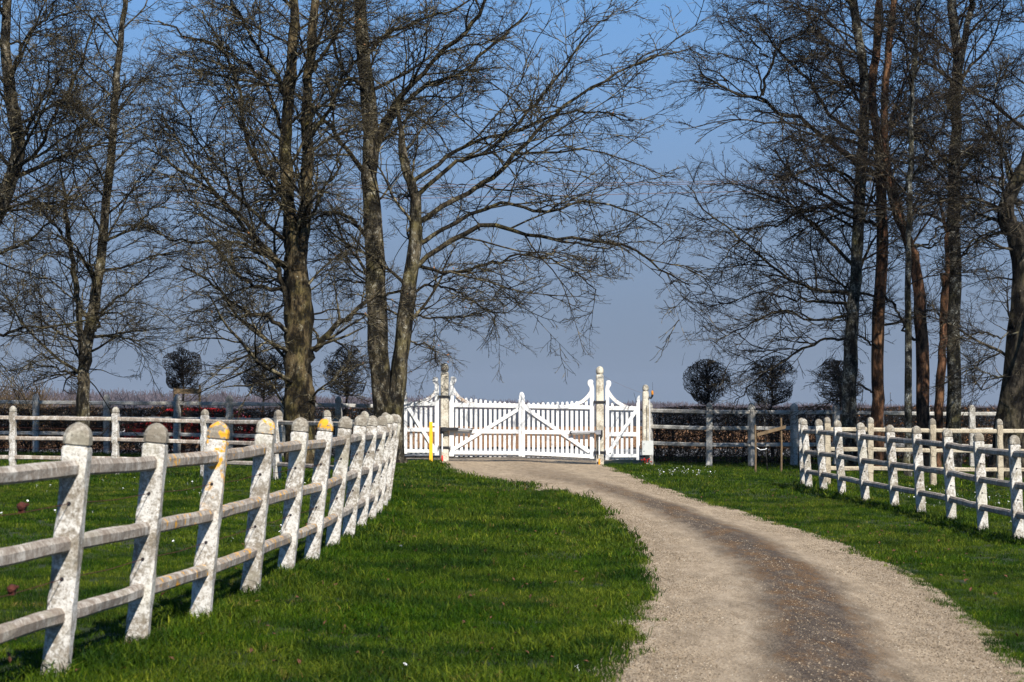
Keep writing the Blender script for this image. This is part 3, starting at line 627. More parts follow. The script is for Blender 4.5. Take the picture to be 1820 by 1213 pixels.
# ------------------------------------------------------------------ branching growth
def unit(a): return a / (np.linalg.norm(a, axis=-1, keepdims=True) + 1e-9)
def grow(st, di, ln, r0, P, wig, up=0.0, droop=0.0, tip=0.25, g=rng):
    N = len(st); pts = np.zeros((N, P, 3)); pts[:, 0] = st; d = unit(di.copy()); step = (ln / (P - 1))[:, None]
    for k in range(1, P):
        t = k / (P - 1)
        d = d + g.normal(0, wig, (N, 3)); d[:, 2] += up * (1 - t) - droop * t; d = unit(d)
        pts[:, k] = pts[:, k - 1] + d * step
    rad = r0[:, None] * (1 - (1 - tip) * np.linspace(0, 1, P)[None] ** 0.9)
    return pts, rad
def spawn(pts, rad, n, t0, t1, ang, angs, lf, rf, rmin, flat, g=rng, lens=None, lmin=0.08, back=0.35):
    N, P, _ = pts.shape
    t = t0 + (t1 - t0) * (np.arange(n)[None] + g.uniform(0, 1, (N, n))) / n
    f = t * (P - 1); i = np.minimum(f.astype(int), P - 2); w = (f - i)[..., None]; r_ = np.arange(N)[:, None]
    p = pts[r_, i] * (1 - w) + pts[r_, i + 1] * w; tg = unit(pts[r_, i + 1] - pts[r_, i])
    rr = rad[r_, i] * (1 - w[..., 0]) + rad[r_, i + 1] * w[..., 0]
    L = np.linalg.norm(np.diff(pts, axis=1), axis=2).sum(1)
    rv = g.normal(0, 1, (N, n, 3)); rv[..., 2] *= flat
    sgn = np.where((np.arange(n)[None] + g.integers(0, 2, (N, 1))) % 2 == 0, 1.0, -1.0)[..., None]
    hz = np.cross(tg, [0, 0, 1.0]); rv = rv * 0.55 + hz * sgn * (1 - flat) * 1.3
    pe = unit(rv - (rv * tg).sum(-1, keepdims=True) * tg)
    a = np.radians(g.normal(ang, angs, (N, n)))[..., None]
    d = np.cos(a) * tg + np.sin(a) * pe
    ln = np.maximum(lmin, lf * L[:, None] * (1 - back * 2 * np.maximum(0, t - 0.3)) * g.uniform(0.6, 1.35, (N, n)))
    r0 = np.maximum(rmin, np.minimum(rr * 0.85, rr * rf * g.uniform(0.75, 1.2, (N, n))))
    return p.reshape(-1, 3), d.reshape(-1, 3), ln.ravel(), r0.ravel()
def catmull(pts, n):
    p = np.array(pts, float); p = np.vstack([2 * p[0] - p[1], p, 2 * p[-1] - p[-2]]); m = len(p) - 3; out = []
    for u in np.linspace(0, m - 1e-6, n):
        i = int(u); t = u - i; a, b, c, d = p[i:i + 4]
        out.append(0.5 * ((2 * b) + (c - a) * t + (2 * a - 5 * b + 4 * c - d) * t * t + (3 * b - a - 3 * c + d) * t ** 3))
    return np.array(out)
def join(parts):
    V = []; Q = []; n = 0
    for v, q in parts: V.append(v); Q.append(q + n); n += len(v)
    return np.vstack(V), np.vstack(Q)
def bark_tube(pts, rad, S, seed, flare=0.0):
    g = np.random.default_rng(seed); v, q = tubes(pts[None], rad[None], S); P = len(pts)
    c = np.repeat(pts, S, 0); off = v - c
    a = np.tile(np.arange(S) * 2 * math.pi / S, P); z = np.repeat(np.arange(P), S) * 0.25
    k = 1 + 0.07 * np.sin(3 * a + z * 0.6 + g.uniform(0, 6)) + 0.05 * np.sin(5 * a - z * 0.9 + g.uniform(0, 6)) + g.normal(0, 0.05, len(v)) + 0.05 * np.sin(2 * a + z * 2.3 + g.uniform(0, 6))
    if flare > 0:
        hgt = np.repeat(np.linalg.norm(pts - pts[0], axis=1), S)
        k += flare * np.exp(-hgt / 0.28) * (1 + 0.55 * np.sin(5 * a + seed) + 0.3 * np.sin(3 * a + 2 * seed))
    return c + off * k[:, None], q
def scatter(name, pts, rotz, scl, variants, mat, label, cat, tilt=None):
    me = bpy.data.meshes.new(name); n = len(pts); me.vertices.add(n); me.vertices.foreach_set('co', np.asarray(pts, np.float32).ravel())
    rot = np.zeros((n, 3), np.float32); rot[:, 2] = rotz
    if tilt is not None: rot[:, :2] = tilt
    a = me.attributes.new('rot', 'FLOAT_VECTOR', 'POINT'); a.data.foreach_set('vector', rot.ravel())
    s = np.asarray(scl, np.float32); s = np.repeat(s[:, None], 3, 1) if s.ndim == 1 else s
    a = me.attributes.new('scl', 'FLOAT_VECTOR', 'POINT'); a.data.foreach_set('vector', s.ravel())
    me.materials.append(mat)
    o = bpy.data.objects.new(name, me); COL.objects.link(o); tag(o, label, cat, kind='stuff')
    ng = bpy.data.node_groups.new(name + '_scatter', 'GeometryNodeTree'); ng.interface.new_socket('Geometry', in_out='INPUT', socket_type='NodeSocketGeometry'); ng.interface.new_socket('Geometry', in_out='OUTPUT', socket_type='NodeSocketGeometry')
    N = ng.nodes; gi = N.new('NodeGroupInput'); go = N.new('NodeGroupOutput'); ip = N.new('GeometryNodeInstanceOnPoints'); jn = N.new('GeometryNodeJoinGeometry')
    for vm in variants:
        src = bpy.data.objects.new(name + '_piece', vm)
        oi = N.new('GeometryNodeObjectInfo'); oi.inputs['Object'].default_value = src; oi.inputs['As Instance'].default_value = True; ng.links.new(oi.outputs['Geometry'], jn.inputs[0])
    def attr(nm):
        t = N.new('GeometryNodeInputNamedAttribute'); t.data_type = 'FLOAT_VECTOR'; t.inputs['Name'].default_value = nm; return t.outputs['Attribute']
    ng.links.new(gi.outputs[0], ip.inputs['Points']); ng.links.new(jn.outputs[0], ip.inputs['Instance']); ip.inputs['Pick Instance'].default_value = True
    ng.links.new(attr('rot'), ip.inputs['Rotation']); ng.links.new(attr('scl'), ip.inputs['Scale']); ng.links.new(ip.outputs[0], go.inputs[0])
    md = o.modifiers.new('scatter', 'NODES'); md.node_group = ng
    return o
SPR = {}
def sprays(mat):
    if mat in SPR: return SPR[mat]
    out = []
    for k in range(7):
        g = np.random.default_rng(500 + k)
        A, B = grow(np.zeros((1, 3)), np.array([[1.0, 0, 0]]), np.array([1.0]), np.array([0.0125]), 9, 0.11, 0.02, 0.03, 0.55, g)
        p, d, ln, r0 = spawn(A, B, 7, 0.12, 1.0, 42, 10, 0.48, 0.75, 0.0076, 0.30, g, back=0.45, lmin=0.16); A1, B1 = grow(p, d, ln, r0, 5, 0.13, 0.05, 0.02, 0.65, g)
        p, d, ln, r0 = spawn(A1, B1, 2, 0.25, 1.0, 42, 12, 0.55, 0.85, 0.0062, 0.4, g, back=0.3, lmin=0.10); A2, B2 = grow(p, d, ln, r0, 3, 0.13, 0.03, 0, 0.75, g)
        v, q = join([tubes(A, B, 4), tubes(A1, B1, 3), tubes(A2, B2, 3)]); me = mesh_np('twig_spray', v, q); me.materials.append(M[mat]); out.append(me)
    SPR[mat] = out; return out
M['bark_limb'] = m_bark('bark_limb', (0.012, 0.009, 0.006), (0.060, 0.047, 0.028), (0.26, 0.24, 0.17), 0.57, 0.4)
LIMB = {'bark_a': 'bark_limb', 'bark_b': 'bark_limb', 'bark_red': 'bark_black', 'bark_grey': 'bark_limb', 'bark_black': 'bark_grey'}
def tree(label, depth, base_px, stems, limbs=(), seed=1, auto=(18, 0.25, 1.0, 3.2), dens=(8, 7, 5), bark='bark_a', twig='twig_l', flare=0.5, ang=58, up=0.05, bias=(0, 0, 0), leaves=0, group=None, flat=0.55, rminL3=0.0034):
    g = np.random.default_rng(seed); s = depth / FPX
    bX = (base_px - 910) * s; bz = float(zt(bX, depth)); root = empty('bare_tree', (bX, depth, bz)); tag(root, label, 'tree', group)
    O = np.array([bX, depth, bz])
    allp = []; allr = []; stem_arr = []
    for k, st in enumerate(stems):
        px, w0, w1, dy = st[:4]; n = 30
        yo = np.linspace(0, 1, len(px)) * dy
        P3 = np.array([w2(x, y, depth) + [0, yy, 0] for (x, y), yy in zip(px, yo)])
        if k == 0 or (len(st) > 4 and st[4]): P3[0][2] = bz - 0.15
        pts = catmull(P3, n) - O; pts[1:-1] += g.normal(0, 0.014, (n - 2, 3))
        rad = np.interp(np.linspace(0, 1, n), [0, 1], [w0 * s / 2, w1 * s / 2])
        if px[-1][1] > 0 and w1 < 11.5: rad[-7:] *= np.linspace(1, 0.3, 7)
        v, q = bark_tube(pts, rad, 14, seed * 7 + k, flare if (k == 0 or (len(st) > 4 and st[4])) else 0)
        link('trunk', mesh_np('trunk', v, q), M[bark], root); stem_arr.append((pts, rad))
    mains = []
    for k, (px, w0, w1, dy0, dy1) in enumerate(limbs):
        yo = np.linspace(dy0, dy1, len(px)); n = 22
        P3 = np.array([w2(x, y, depth) + [0, yy, 0] for (x, y), yy in zip(px, yo)]); pts = catmull(P3, n) - O; pts[1:] += np.cumsum(g.normal(0, 0.030, (n - 1, 3)), 0) + g.normal(0, 0.020, (n - 1, 3))
        rad = np.interp(np.linspace(0, 1, n), [0, 1], [w0 * s / 2 * 0.74, w1 * s / 2 * 0.75]); v, q = bark_tube(pts, rad, 8, seed * 13 + k)
        link('limb', mesh_np('limb', v, q), M[LIMB[bark]], root)
        idx = np.linspace(0, n - 1, 11).round().astype(int); mains.append((pts[idx], rad[idx]))
    parts = []
    na, ta, tb, La = auto; lp_ = []; lr_ = []
    if na > 0:
        for pts, rad in stem_arr:
            H = np.linalg.norm(np.diff(pts, axis=0), axis=1).sum(); n = max(3, int(na * min(1, H / 9)))
            p, d, ln, r0 = spawn(pts[None], rad[None], n, ta, tb, ang, 12, 1.0, 0.34, 0.016, 1.0, g)
            d = unit(d + np.array(bias)[None] * 0.8); ln = La * g.uniform(0.55, 1.3, len(ln)); r0 = np.clip(r0, 0.022, 0.014 * ln + 0.012)
            a, b = grow(p, d, ln, r0, 11, 0.13, up, 0.05, 0.22, g); lp_.append(a); lr_.append(b)
            v, q = tubes(a, b, 5); parts.append((v, q))
    if mains: lp_.append(np.stack([m[0] for m in mains])); lr_.append(np.stack([m[1] for m in mains]))
    A = np.concatenate(lp_); B = np.concatenate(lr_)
    n1, n2 = dens[:2]
    p, d, ln, r0 = spawn(A, B, n1, 0.16, 1.0, 48, 13, 0.48, 0.55, 0.0125, flat, g, back=0.45, lmin=0.35)
    A1, B1 = grow(p, d, ln, r0, 8, 0.16, 0.03, 0.04, 0.3, g); parts.append(tubes(A1, B1, 4))
    v, q = join(parts)
    c = link('crown', mesh_np('crown', v, q), M[twig], root); c['kind'] = 'stuff'
    p, d, ln, r0 = spawn(A1, B1, n2, 0.08, 1.0, 46, 14, 0.62, 0.6, 0.004, flat, g, back=0.40, lmin=0.30)
    tips = A1[:, -1]; p = np.vstack([p, tips]); d = np.vstack([d, unit(A1[:, -1] - A1[:, -2])]); ln = np.clip(np.concatenate([ln, g.uniform(0.4, 0.8, len(tips))]), 0.25, 1.15)
    p2, d2, l2, r2 = spawn(A, B, max(3, n1 // 3), 0.4, 1.0, 55, 14, 0.2, 0.6, 0.004, flat, g, lmin=0.3); p = np.vstack([p, p2]); d = np.vstack([d, d2]); ln = np.concatenate([ln, np.clip(l2, 0.25, 0.8)])
    keep = p[:, 2] + bz < 13.2
    for pts, rad in stem_arr:                  # few twigs right against the trunks
        dd = np.hypot(p[:, None, 0] - pts[None, :, 0], p[:, None, 2] - pts[None, :, 2]).min(1)
        keep &= ~((dd < 0.55) & (g.uniform(0, 1, len(p)) < 0.62))
    p, d, ln = p[keep], d[keep], ln[keep]
    xa = unit(d); za = unit(np.array([0, 0, 1.0]) - xa * xa[:, 2:3] + g.normal(0, 0.45, xa.shape)); za = unit(za - (za * xa).sum(1, keepdims=True) * xa); ya = np.cross(za, xa)
    eul = np.stack([np.arctan2(ya[:, 2], za[:, 2]), -np.arcsin(np.clip(xa[:, 2], -1, 1)), np.arctan2(xa[:, 1], xa[:, 0])], 1)
    o = scatter('twigs', p, eul[:, 2], ln, sprays(twig), M[twig], None, None, eul[:, :2]); o.parent = root
    if leaves:
        tips = p[g.integers(0, len(p), leaves)] + g.normal(0, 0.12, (leaves, 3)); k = g.uniform(0.015, 0.035, (leaves, 1)); a = unit(g.normal(0, 1, (leaves, 3))) * k; b = unit(g.normal(0, 1, (leaves, 3))) * k * 0.6
        vv = np.stack([tips, tips + a + b, tips + 2 * a, tips + a - b], 1).reshape(-1, 3); qq = np.arange(leaves * 4).reshape(-1, 4)
        o = link('dead_leaves', mesh_np('dead_leaves', vv, qq), M['dead_leaf'], root); o['kind'] = 'stuff'
    return len(q) * 2
TRI = 0
# left group
TRI += tree('bare tree at the left edge, its leaning trunk mostly out of view', 57, -75, [([(-75, 800), (-62, 600), (-40, 460), (-8, 370), (18, 310), (27, 255), (12, 160), (2, 60), (8, -60)], 40, 14, 0.3)],
    [([(18, 310), (60, 270), (95, 200), (130, 120), (150, 30)], 11, 4, 0, 0.5), ([(-62, 600), (0, 597), (60, 585), (130, 577), (190, 560)], 9, 3, 0, -0.8), ([(-50, 520), (0, 455), (60, 430), (110, 380), (140, 330)], 9, 3, 0, -1.0), ([(-40, 460), (10, 380), (60, 350), (120, 300)], 9, 3, 0, 1.0), ([(10, 150), (40, 90), (90, 40), (120, -30)], 8, 3, 0, -0.8)],
    11, (18, 0.25, 1.0, 3.0), (11, 5), 'bark_b', 'twig_l', 0.5)
TRI += tree('slender bare tree with two stems left of the lichen-capped posts', 57.5, 147, [([(147, 800), (148, 690), (152, 620), (165, 545), (176, 450), (190, 310), (200, 190), (208, 90), (220, -20)], 25, 9, 0.2), ([(146, 650), (143, 590), (138, 520), (126, 430), (118, 350), (108, 280)], 13, 5, -0.4)],
    [([(168, 590), (185, 570), (210, 545), (250, 520), (290, 500)], 8, 3, 0, -0.8), ([(148, 690), (130, 678), (95, 665), (50, 655)], 6, 2, 0, -0.8), ([(180, 430), (230, 395), (270, 350), (310, 320)], 7, 2.5, 0, 0.8), ([(195, 260), (160, 220), (130, 190), (90, 150)], 6, 2, 0, -0.6), ([(172, 480), (130, 440), (90, 400), (50, 350)], 7, 2.5, 0, 0.9)],
    12, (30, 0.12, 1.0, 2.7), (10, 5), 'bark_b', 'twig_l', 0.25)
TRI += tree('large dark bare tree with a double trunk, left of centre', 56, 532, [([(535, 810), (533, 730), (528, 650), (530, 560), (524, 470), (522, 400)], 54, 40, 0.2), ([(524, 480), (515, 380), (507, 280), (512, 180), (520, 80), (522, -60)], 27, 15, -0.3), ([(530, 480), (540, 380), (546, 280), (542, 180), (550, 80), (560, -60)], 24, 14, 0.5)],
    [([(545, 660), (560, 625), (585, 590), (630, 555), (670, 520), (720, 505)], 20, 5, -0.1, 0.9), ([(512, 590), (470, 565), (430, 550), (380, 500), (330, 480)], 12, 4, 0, -1.0), ([(508, 560), (490, 480), (450, 420), (380, 350), (310, 300), (260, 270)], 13, 4, 0, -0.6),
     ([(510, 480), (440, 420), (380, 340), (320, 260), (285, 200)], 12, 4, 0, 0.8), ([(505, 340), (450, 270), (425, 180), (400, 100), (360, 30)], 12, 4, 0, -0.7), ([(505, 260), (480, 170), (430, 110), (340, 60), (270, 20)], 11, 4, 0, 0.7), ([(520, 200), (480, 110), (440, 40), (400, -40)], 11, 5, 0, -0.9),
     ([(530, 400), (560, 385), (600, 300), (625, 230)], 9, 4, 0, -0.6), ([(545, 250), (580, 190), (605, 130), (640, 90), (670, 70)], 11, 4, 0, -0.8), ([(548, 130), (590, 60), (620, -20)], 10, 5, 0, 0.5), ([(508, 520), (440, 500), (370, 440), (300, 430), (250, 400)], 11, 3, 0, 0.2), ([(512, 430), (430, 350), (350, 250), (300, 150)], 11, 3, 0, 1.4)],
    13, (20, 0.10, 1.0, 3.1), (12, 5), 'bark_a', 'twig_l', 0.25, bias=(-0.5, 0, 0.1), leaves=250)
TRI += tree('twin-trunk bare tree beside the gate spreading its limbs over the drive', 60.5, 690, [([(688, 830), (684, 760), (673, 640), (668, 520), (662, 400), (655, 310), (660, 230), (648, 120), (640, 30), (636, -60)], 42, 20, 0.2), ([(698, 830), (702, 740), (712, 640), (724, 540), (738, 420), (738, 350), (722, 300), (712, 230), (700, 150)], 36, 9, -0.5, True)],
    [([(737, 480), (800, 425), (880, 395), (960, 415), (1040, 412), (1110, 428), (1180, 470), (1235, 500)], 13, 3, -0.2, 2.4), ([(738, 400), (800, 350), (870, 310), (930, 240), (1000, 175), (1080, 130), (1150, 95), (1235, 70)], 14, 3, -0.2, 1.6), ([(670, 250), (700, 185), (750, 130), (810, 70), (850, 10), (880, -50)], 15, 6, 0.1, -0.5),
     ([(675, 240), (715, 190), (760, 150), (830, 115), (890, 60), (960, 0)], 14, 5, 0.2, 0.9), ([(725, 330), (780, 280), (850, 240), (920, 225), (990, 190), (1060, 180), (1130, 190)], 11, 3, -0.2, 2.2), ([(735, 440), (810, 400), (900, 360), (980, 370), (1060, 350), (1140, 360), (1200, 385)], 11, 3, -0.2, 3.0),
     ([(742, 350), (800, 300), (850, 270), (920, 210), (980, 150), (1040, 60), (1090, 20)], 11, 3, -0.3, 0.2), ([(722, 560), (770, 560), (830, 552), (900, 538)], 6, 2, -0.2, 2.2), ([(715, 600), (750, 610), (780, 630), (800, 660)], 6, 2, -0.2, 1.6), ([(652, 310), (610, 270), (560, 205), (500, 165), (420, 168)], 13, 4, 0.1, -1.3),
     ([(655, 420), (625, 400), (590, 395), (560, 400)], 11, 4, 0.1, -0.8), ([(650, 180), (640, 150), (610, 115), (600, 60), (580, 0)], 12, 5, 0.1, -0.4), ([(650, 90), (700, 40), (780, 10), (850, -30)], 11, 4, 0.1, 0.6), ([(735, 470), (800, 480), (860, 470), (930, 450), (1000, 470), (1050, 515)], 9, 2.5, -0.2, 3.2), ([(728, 520), (770, 500), (820, 510), (870, 540), (900, 545)], 7, 2, -0.2, 2.8)],
    14, (12, 0.26, 1.0, 2.6), (12, 5), 'bark_b', 'twig_l', 0.75, bias=(0.0, 0.45, 0.15), leaves=500)
# right group
RG = 'tall bare trees right of the drive'
TRI += tree('bare dark-trunked tree, leftmost of the right-hand group', 60, 1508, [([(1507, 830), (1508, 740), (1513, 600), (1522, 470), (1530, 360), (1537, 240), (1540, 130), (1525, 30), (1515, -60)], 27, 13, 0.2)],
    [([(1507, 522), (1451, 515), (1405, 492), (1329, 429), (1279, 380), (1230, 320)], 9, 2.5, 0, -0.6), ([(1504, 561), (1464, 571), (1405, 561), (1350, 590), (1290, 620)], 7, 2, 0, -0.9), ([(1515, 470), (1460, 420), (1400, 370), (1340, 345), (1270, 330)], 9, 2.5, 0, 0.8), ([(1512, 600), (1460, 610), (1410, 640), (1350, 680), (1310, 720)], 7, 2, 0, 0.6), ([(1530, 330), (1470, 300), (1420, 330), (1380, 325)], 8, 3, 0, -0.7), ([(1525, 390), (1450, 370), (1380, 390), (1310, 420), (1260, 470)], 8, 2, 0, 0.2), ([(1510, 540), (1440, 540), (1370, 520), (1290, 540)], 7, 2, 0, 1.2)],
    21, (22, 0.22, 1.0, 2.6), (12, 5), 'bark_grey', 'twig_r', 0.25, bias=(-0.55, 0, 0), group=RG)
TRI += tree('bare tree with reddish peeling bark and a contorted limb to the left', 61, 1558, [([(1558, 830), (1560, 740), (1563, 590), (1570, 400), (1564, 260), (1554, 160), (1562, 80), (1572, -50)], 25, 12, 0.3)],
    [([(1560, 310), (1490, 264), (1451, 238), (1418, 211), (1378, 211), (1345, 181), (1302, 168), (1263, 152), (1227, 142)], 13, 4, 0, -1.4), ([(1349, 178), (1355, 140), (1362, 102), (1390, 85), (1411, 73), (1431, 60)], 7, 3, -1.0, -1.5), ([(1360, 110), (1320, 85), (1290, 75), (1262, 45)], 5, 2, -1.0, -1.3), ([(1345, 181), (1330, 130), (1290, 115), (1240, 100)], 5, 2, -1.0, -1.6), ([(1562, 400), (1520, 370), (1460, 330), (1420, 300), (1390, 240)], 10, 4, 0, 0.9), ([(1560, 180), (1510, 130), (1480, 70), (1440, 10)], 10, 4, 0, 0.5), ([(1562, 250), (1500, 210), (1450, 130), (1400, 60), (1370, 0)], 10, 4, 0, 1.2), ([(1566, 620), (1540, 600), (1510, 570), (1480, 500)], 6, 2, 0, -0.6), ([(1562, 700), (1535, 690), (1505, 700), (1480, 720)], 5, 2, 0, -0.5)],
    22, (22, 0.28, 1.0, 2.6), (11, 5), 'bark_red', 'twig_r', 0.25, bias=(-0.4, 0, 0), group=RG)
TRI += tree('slim straight pale-trunked bare tree in the right-hand group', 55, 1614, [([(1612, 860), (1614, 760), (1616, 558), (1618, 360), (1621, 280), (1624, 165), (1632, 66), (1640, -50)], 13.5, 6, 0.1)],
    [([(1617, 440), (1650, 430), (1690, 400), (1712, 385)], 5, 2, 0, -0.3)], 23, (16, 0.30, 1.0, 1.9), (9, 5), 'bark_grey', 'twig_r', 0.3, group=RG)
TRI += tree('bare tree with thick orange-brown trunk leaning left at the top', 58, 1642, [([(1644, 840), (1641, 760), (1639, 590), (1630, 475), (1616, 430), (1594, 365), (1582, 300), (1575, 200), (1585, 80), (1600, -40)], 25, 10, 0.2)],
    [([(1630, 610), (1605, 580), (1585, 545), (1570, 520)], 8, 5, 0, 0.6), ([(1590, 350), (1640, 290), (1670, 220), (1680, 120)], 8, 3, 0, -0.7), ([(1578, 250), (1620, 180), (1640, 100), (1670, 20)], 8, 3, 0, 0.7)], 24, (15, 0.38, 1.0, 2.4), (8, 5), 'bark_red', 'twig_red', 0.3, group=RG)
TRI += tree('broken thin trunk with orange bark beside the pale grey tree', 58.6, 1668, [([(1664, 820), (1668, 745), (1674, 660), (1677, 590), (1680, 530), (1680, 485)], 17, 12, 0.1), ([(1679, 560), (1686, 470), (1683, 400), (1672, 350)], 9, 5, 0.2)],
    [([(1682, 400), (1650, 425), (1615, 436), (1600, 430)], 5, 2.5, 0.1, -0.4)], 25, (6, 0.6, 1.0, 1.0), (6, 6), 'bark_red', 'twig_r', 0.3, group=RG)
TRI += tree('tall bare tree with pale lichen-spotted trunk, right of the group', 59, 1695, [([(1692, 850), (1694, 760), (1697, 558), (1698, 360), (1700, 297), (1703, 198), (1708, 100), (1698, 20), (1695, -60)], 28, 14, 0.2), ([(1706, 130), (1721, 50), (1737, -10), (1750, -70)], 13, 8, 0.3)],
    [([(1696, 200), (1682, 148), (1649, 122), (1622, 86), (1593, 60), (1550, 40)], 10, 3, 0, -0.8), ([(1695, 290), (1660, 270), (1629, 254), (1590, 230), (1557, 215), (1510, 205)], 8, 2, 0, -0.9), ([(1705, 305), (1735, 270), (1754, 254), (1781, 228), (1820, 218), (1870, 200)], 9, 3, 0, -0.5), ([(1703, 300), (1740, 325), (1780, 355), (1830, 370)], 7, 2, 0, -0.7), ([(1704, 180), (1750, 140), (1790, 130), (1840, 80)], 8, 3, 0, 0.6), ([(1700, 470), (1740, 420), (1790, 400), (1840, 390)], 6, 2, 0, 0.8), ([(1706, 90), (1660, 60), (1620, 20), (1580, -40)], 8, 3, 0, 0.7)],
    26, (20, 0.32, 1.0, 2.5), (10, 5), 'bark_grey', 'twig_r', 0.35, group=RG)
TRI += tree('thick blackish tree at the right edge with twisted pale limbs', 54, 1800, [([(1790, 830), (1797, 740), (1810, 640), (1817, 540), (1818, 470), (1806, 420), (1790, 398), (1786, 372), (1800, 330), (1830, 270), (1850, 180), (1860, 60), (1870, -50)], 52, 12, -0.3), ([(1812, 560), (1828, 470), (1838, 380), (1850, 280)], 18, 10, 0.4)],
    [([(1786, 385), (1765, 375), (1740, 368), (1712, 365)], 9, 4, -0.2, -0.7), ([(1788, 375), (1775, 330), (1740, 300), (1700, 270)], 8, 3, -0.2, -0.5), ([(1815, 590), (1770, 600), (1730, 590), (1690, 600)], 5, 2, -0.2, -0.9), ([(1812, 640), (1770, 660), (1730, 650), (1705, 660)], 5, 2, -0.2, -0.4), ([(1808, 700), (1775, 680), (1745, 700), (1720, 690)], 4, 2, -0.2, 0.5), ([(1800, 330), (1780, 250), (1770, 160), (1790, 80)], 9, 3, 0, 0.5), ([(1790, 345), (1810, 370), (1830, 350)], 6, 3, 0, -0.3)],
    27, (20, 0.16, 1.0, 2.4), (10, 5), 'bark_black', 'twig_r', 0.7, group=RG)

# ------------------------------------------------------------------ clipped trees and hedges
def topiary(label, px, d, ytop, ybot, wpx, seed, n=620, group='clipped round-headed trees behind the hedge'):
    g = np.random.default_rng(seed); s = d / FPX; X = (px - 910) * s; zb = float(zt(X, d)); root = empty('clipped_tree', (X, d, zb)); tag(root, label, 'tree', group)
    z1, z0 = CAM_Z - (ytop - HORIZ) * s - zb, CAM_Z - (ybot - HORIZ) * s - zb; hw = wpx * s / 2; cz = (z0 + z1) / 2; hh = (z1 - z0) / 2
    pts = np.array([[0.03 * math.sin(k), 0.03 * math.cos(2 * k), -0.1 + (z1 - 0.1) * k / 11] for k in range(12)]); rad = np.linspace(0.055, 0.012, 12)
    v, q = bark_tube(pts, rad, 8, seed); link('trunk', mesh_np('trunk', v, q), M['twig_hedge'], root)
    def inside(p):
        u = np.abs(p - [0, 0, cz]) / ([hw, hw, hh] * (1 + (0.11 if seed > 42 else 0.15) * np.sin(p[:, :1] * 7 + seed) * np.sin(p[:, 2:3] * 7 + 2 * seed))); low = np.clip((cz - p[:, 2]) / hh, 0, 1); k = 1 - (0.25 + 0.09 * (seed % 4)) * low ** 2
        return (u[:, 0] / k) ** 2.6 + (u[:, 1] / k) ** 2.6 + u[:, 2] ** 3.0
    st = np.stack([g.normal(0, 0.02, 70), g.normal(0, 0.02, 70), g.uniform(z0 - 0.12, z1 - 0.3, 70)], 1)
    di = unit(g.normal(0, 1, (70, 3)) * [1, 1, 0.3] + [0, 0, 0.45]); A, B = grow(st, di, g.uniform(0.7, 1.1, 70) * hw * 1.15, np.full(70, 0.014), 8, 0.16, 0.05, 0, 0.35, g)
    p, d_, ln, r0 = spawn(A, B, 6, 0.2, 1.0, 45, 14, 0.5, 0.6, 0.006, 1.0, g, lmin=0.15); A1, B1 = grow(p, d_, ln, r0, 5, 0.2, 0.03, 0, 0.5, g)
    p, d_, ln, r0 = spawn(A1, B1, 5, 0.2, 1.0, 50, 15, 0.6, 0.7, 0.005, 1.0, g, lmin=0.10); A2, B2 = grow(p, d_, ln, r0, 3, 0.2, 0.02, 0, 0.6, g)
    u = unit(g.normal(0, 1, (n, 3)) + [0, 0, 0.35]); sh = u / np.maximum(1e-3, (inside(u * [hw, hw, hh] + [0, 0, cz]) ** (1 / 2.7)))[:, None] * [hw, hw, hh] * g.uniform(0.80, 0.97, (n, 1)) + [0, 0, cz]
    A3, B3 = grow(sh, unit(g.normal(0, 1, (n, 3))), g.uniform(0.08, 0.2, n), np.full(n, 0.006), 3, 0.25, 0, 0, 0.6, g)
    def clip(A, B):
        f = inside(A.reshape(-1, 3)).reshape(A.shape[:2]); k = np.where(f > 1, f ** (-1 / 2.7), 1.0)[..., None]
        c = np.array([0, 0, cz]); return c + (A - c) * k, B
    parts = [tubes(*clip(A, B), 4), tubes(*clip(A1, B1), 3), tubes(*clip(A2, B2), 3), tubes(*clip(A3, B3), 3)]
    w = grow(np.stack([g.normal(0, hw * .5, 12), g.normal(0, hw * .5, 12), np.full(12, z1 - 0.15)], 1), unit(g.normal(0, .35, (12, 3)) + [0, 0, 1]), g.uniform(0.2, 0.55, 12), np.full(12, 0.005), 4, 0.1, 0, 0, 0.5, g)
    parts.append(tubes(*w, 3))
    v, q = join(parts); o = link('crown', mesh_np('crown', v, q), M['twig_hedge'], root); o['kind'] = 'stuff'
    return root
for k, (px, yt, yb, w_, n, lab) in enumerate([(325, 622, 698, 66, 400, 'clipped round tree held in a wooden frame, behind the left hedge'), (468, 625, 708, 78, 120, 'clipped round tree just left of the large dark trunk'), (616, 616, 710, 84, 120, 'clipped round tree between the dark trunk and the twin trunk'),
        (1258, 640, 722, 88, 650, 'clipped round dark tree, first to the right of the gate'), (1371, 634, 724, 86, 450, 'clipped round tree, second to the right of the gate'), (1492, 640, 722, 84, 450, 'clipped round tree half hidden by the leftmost dark right-hand trunk')]):
    topiary(lab, px, 67.5, yt, yb, w_, 40 + k, n)
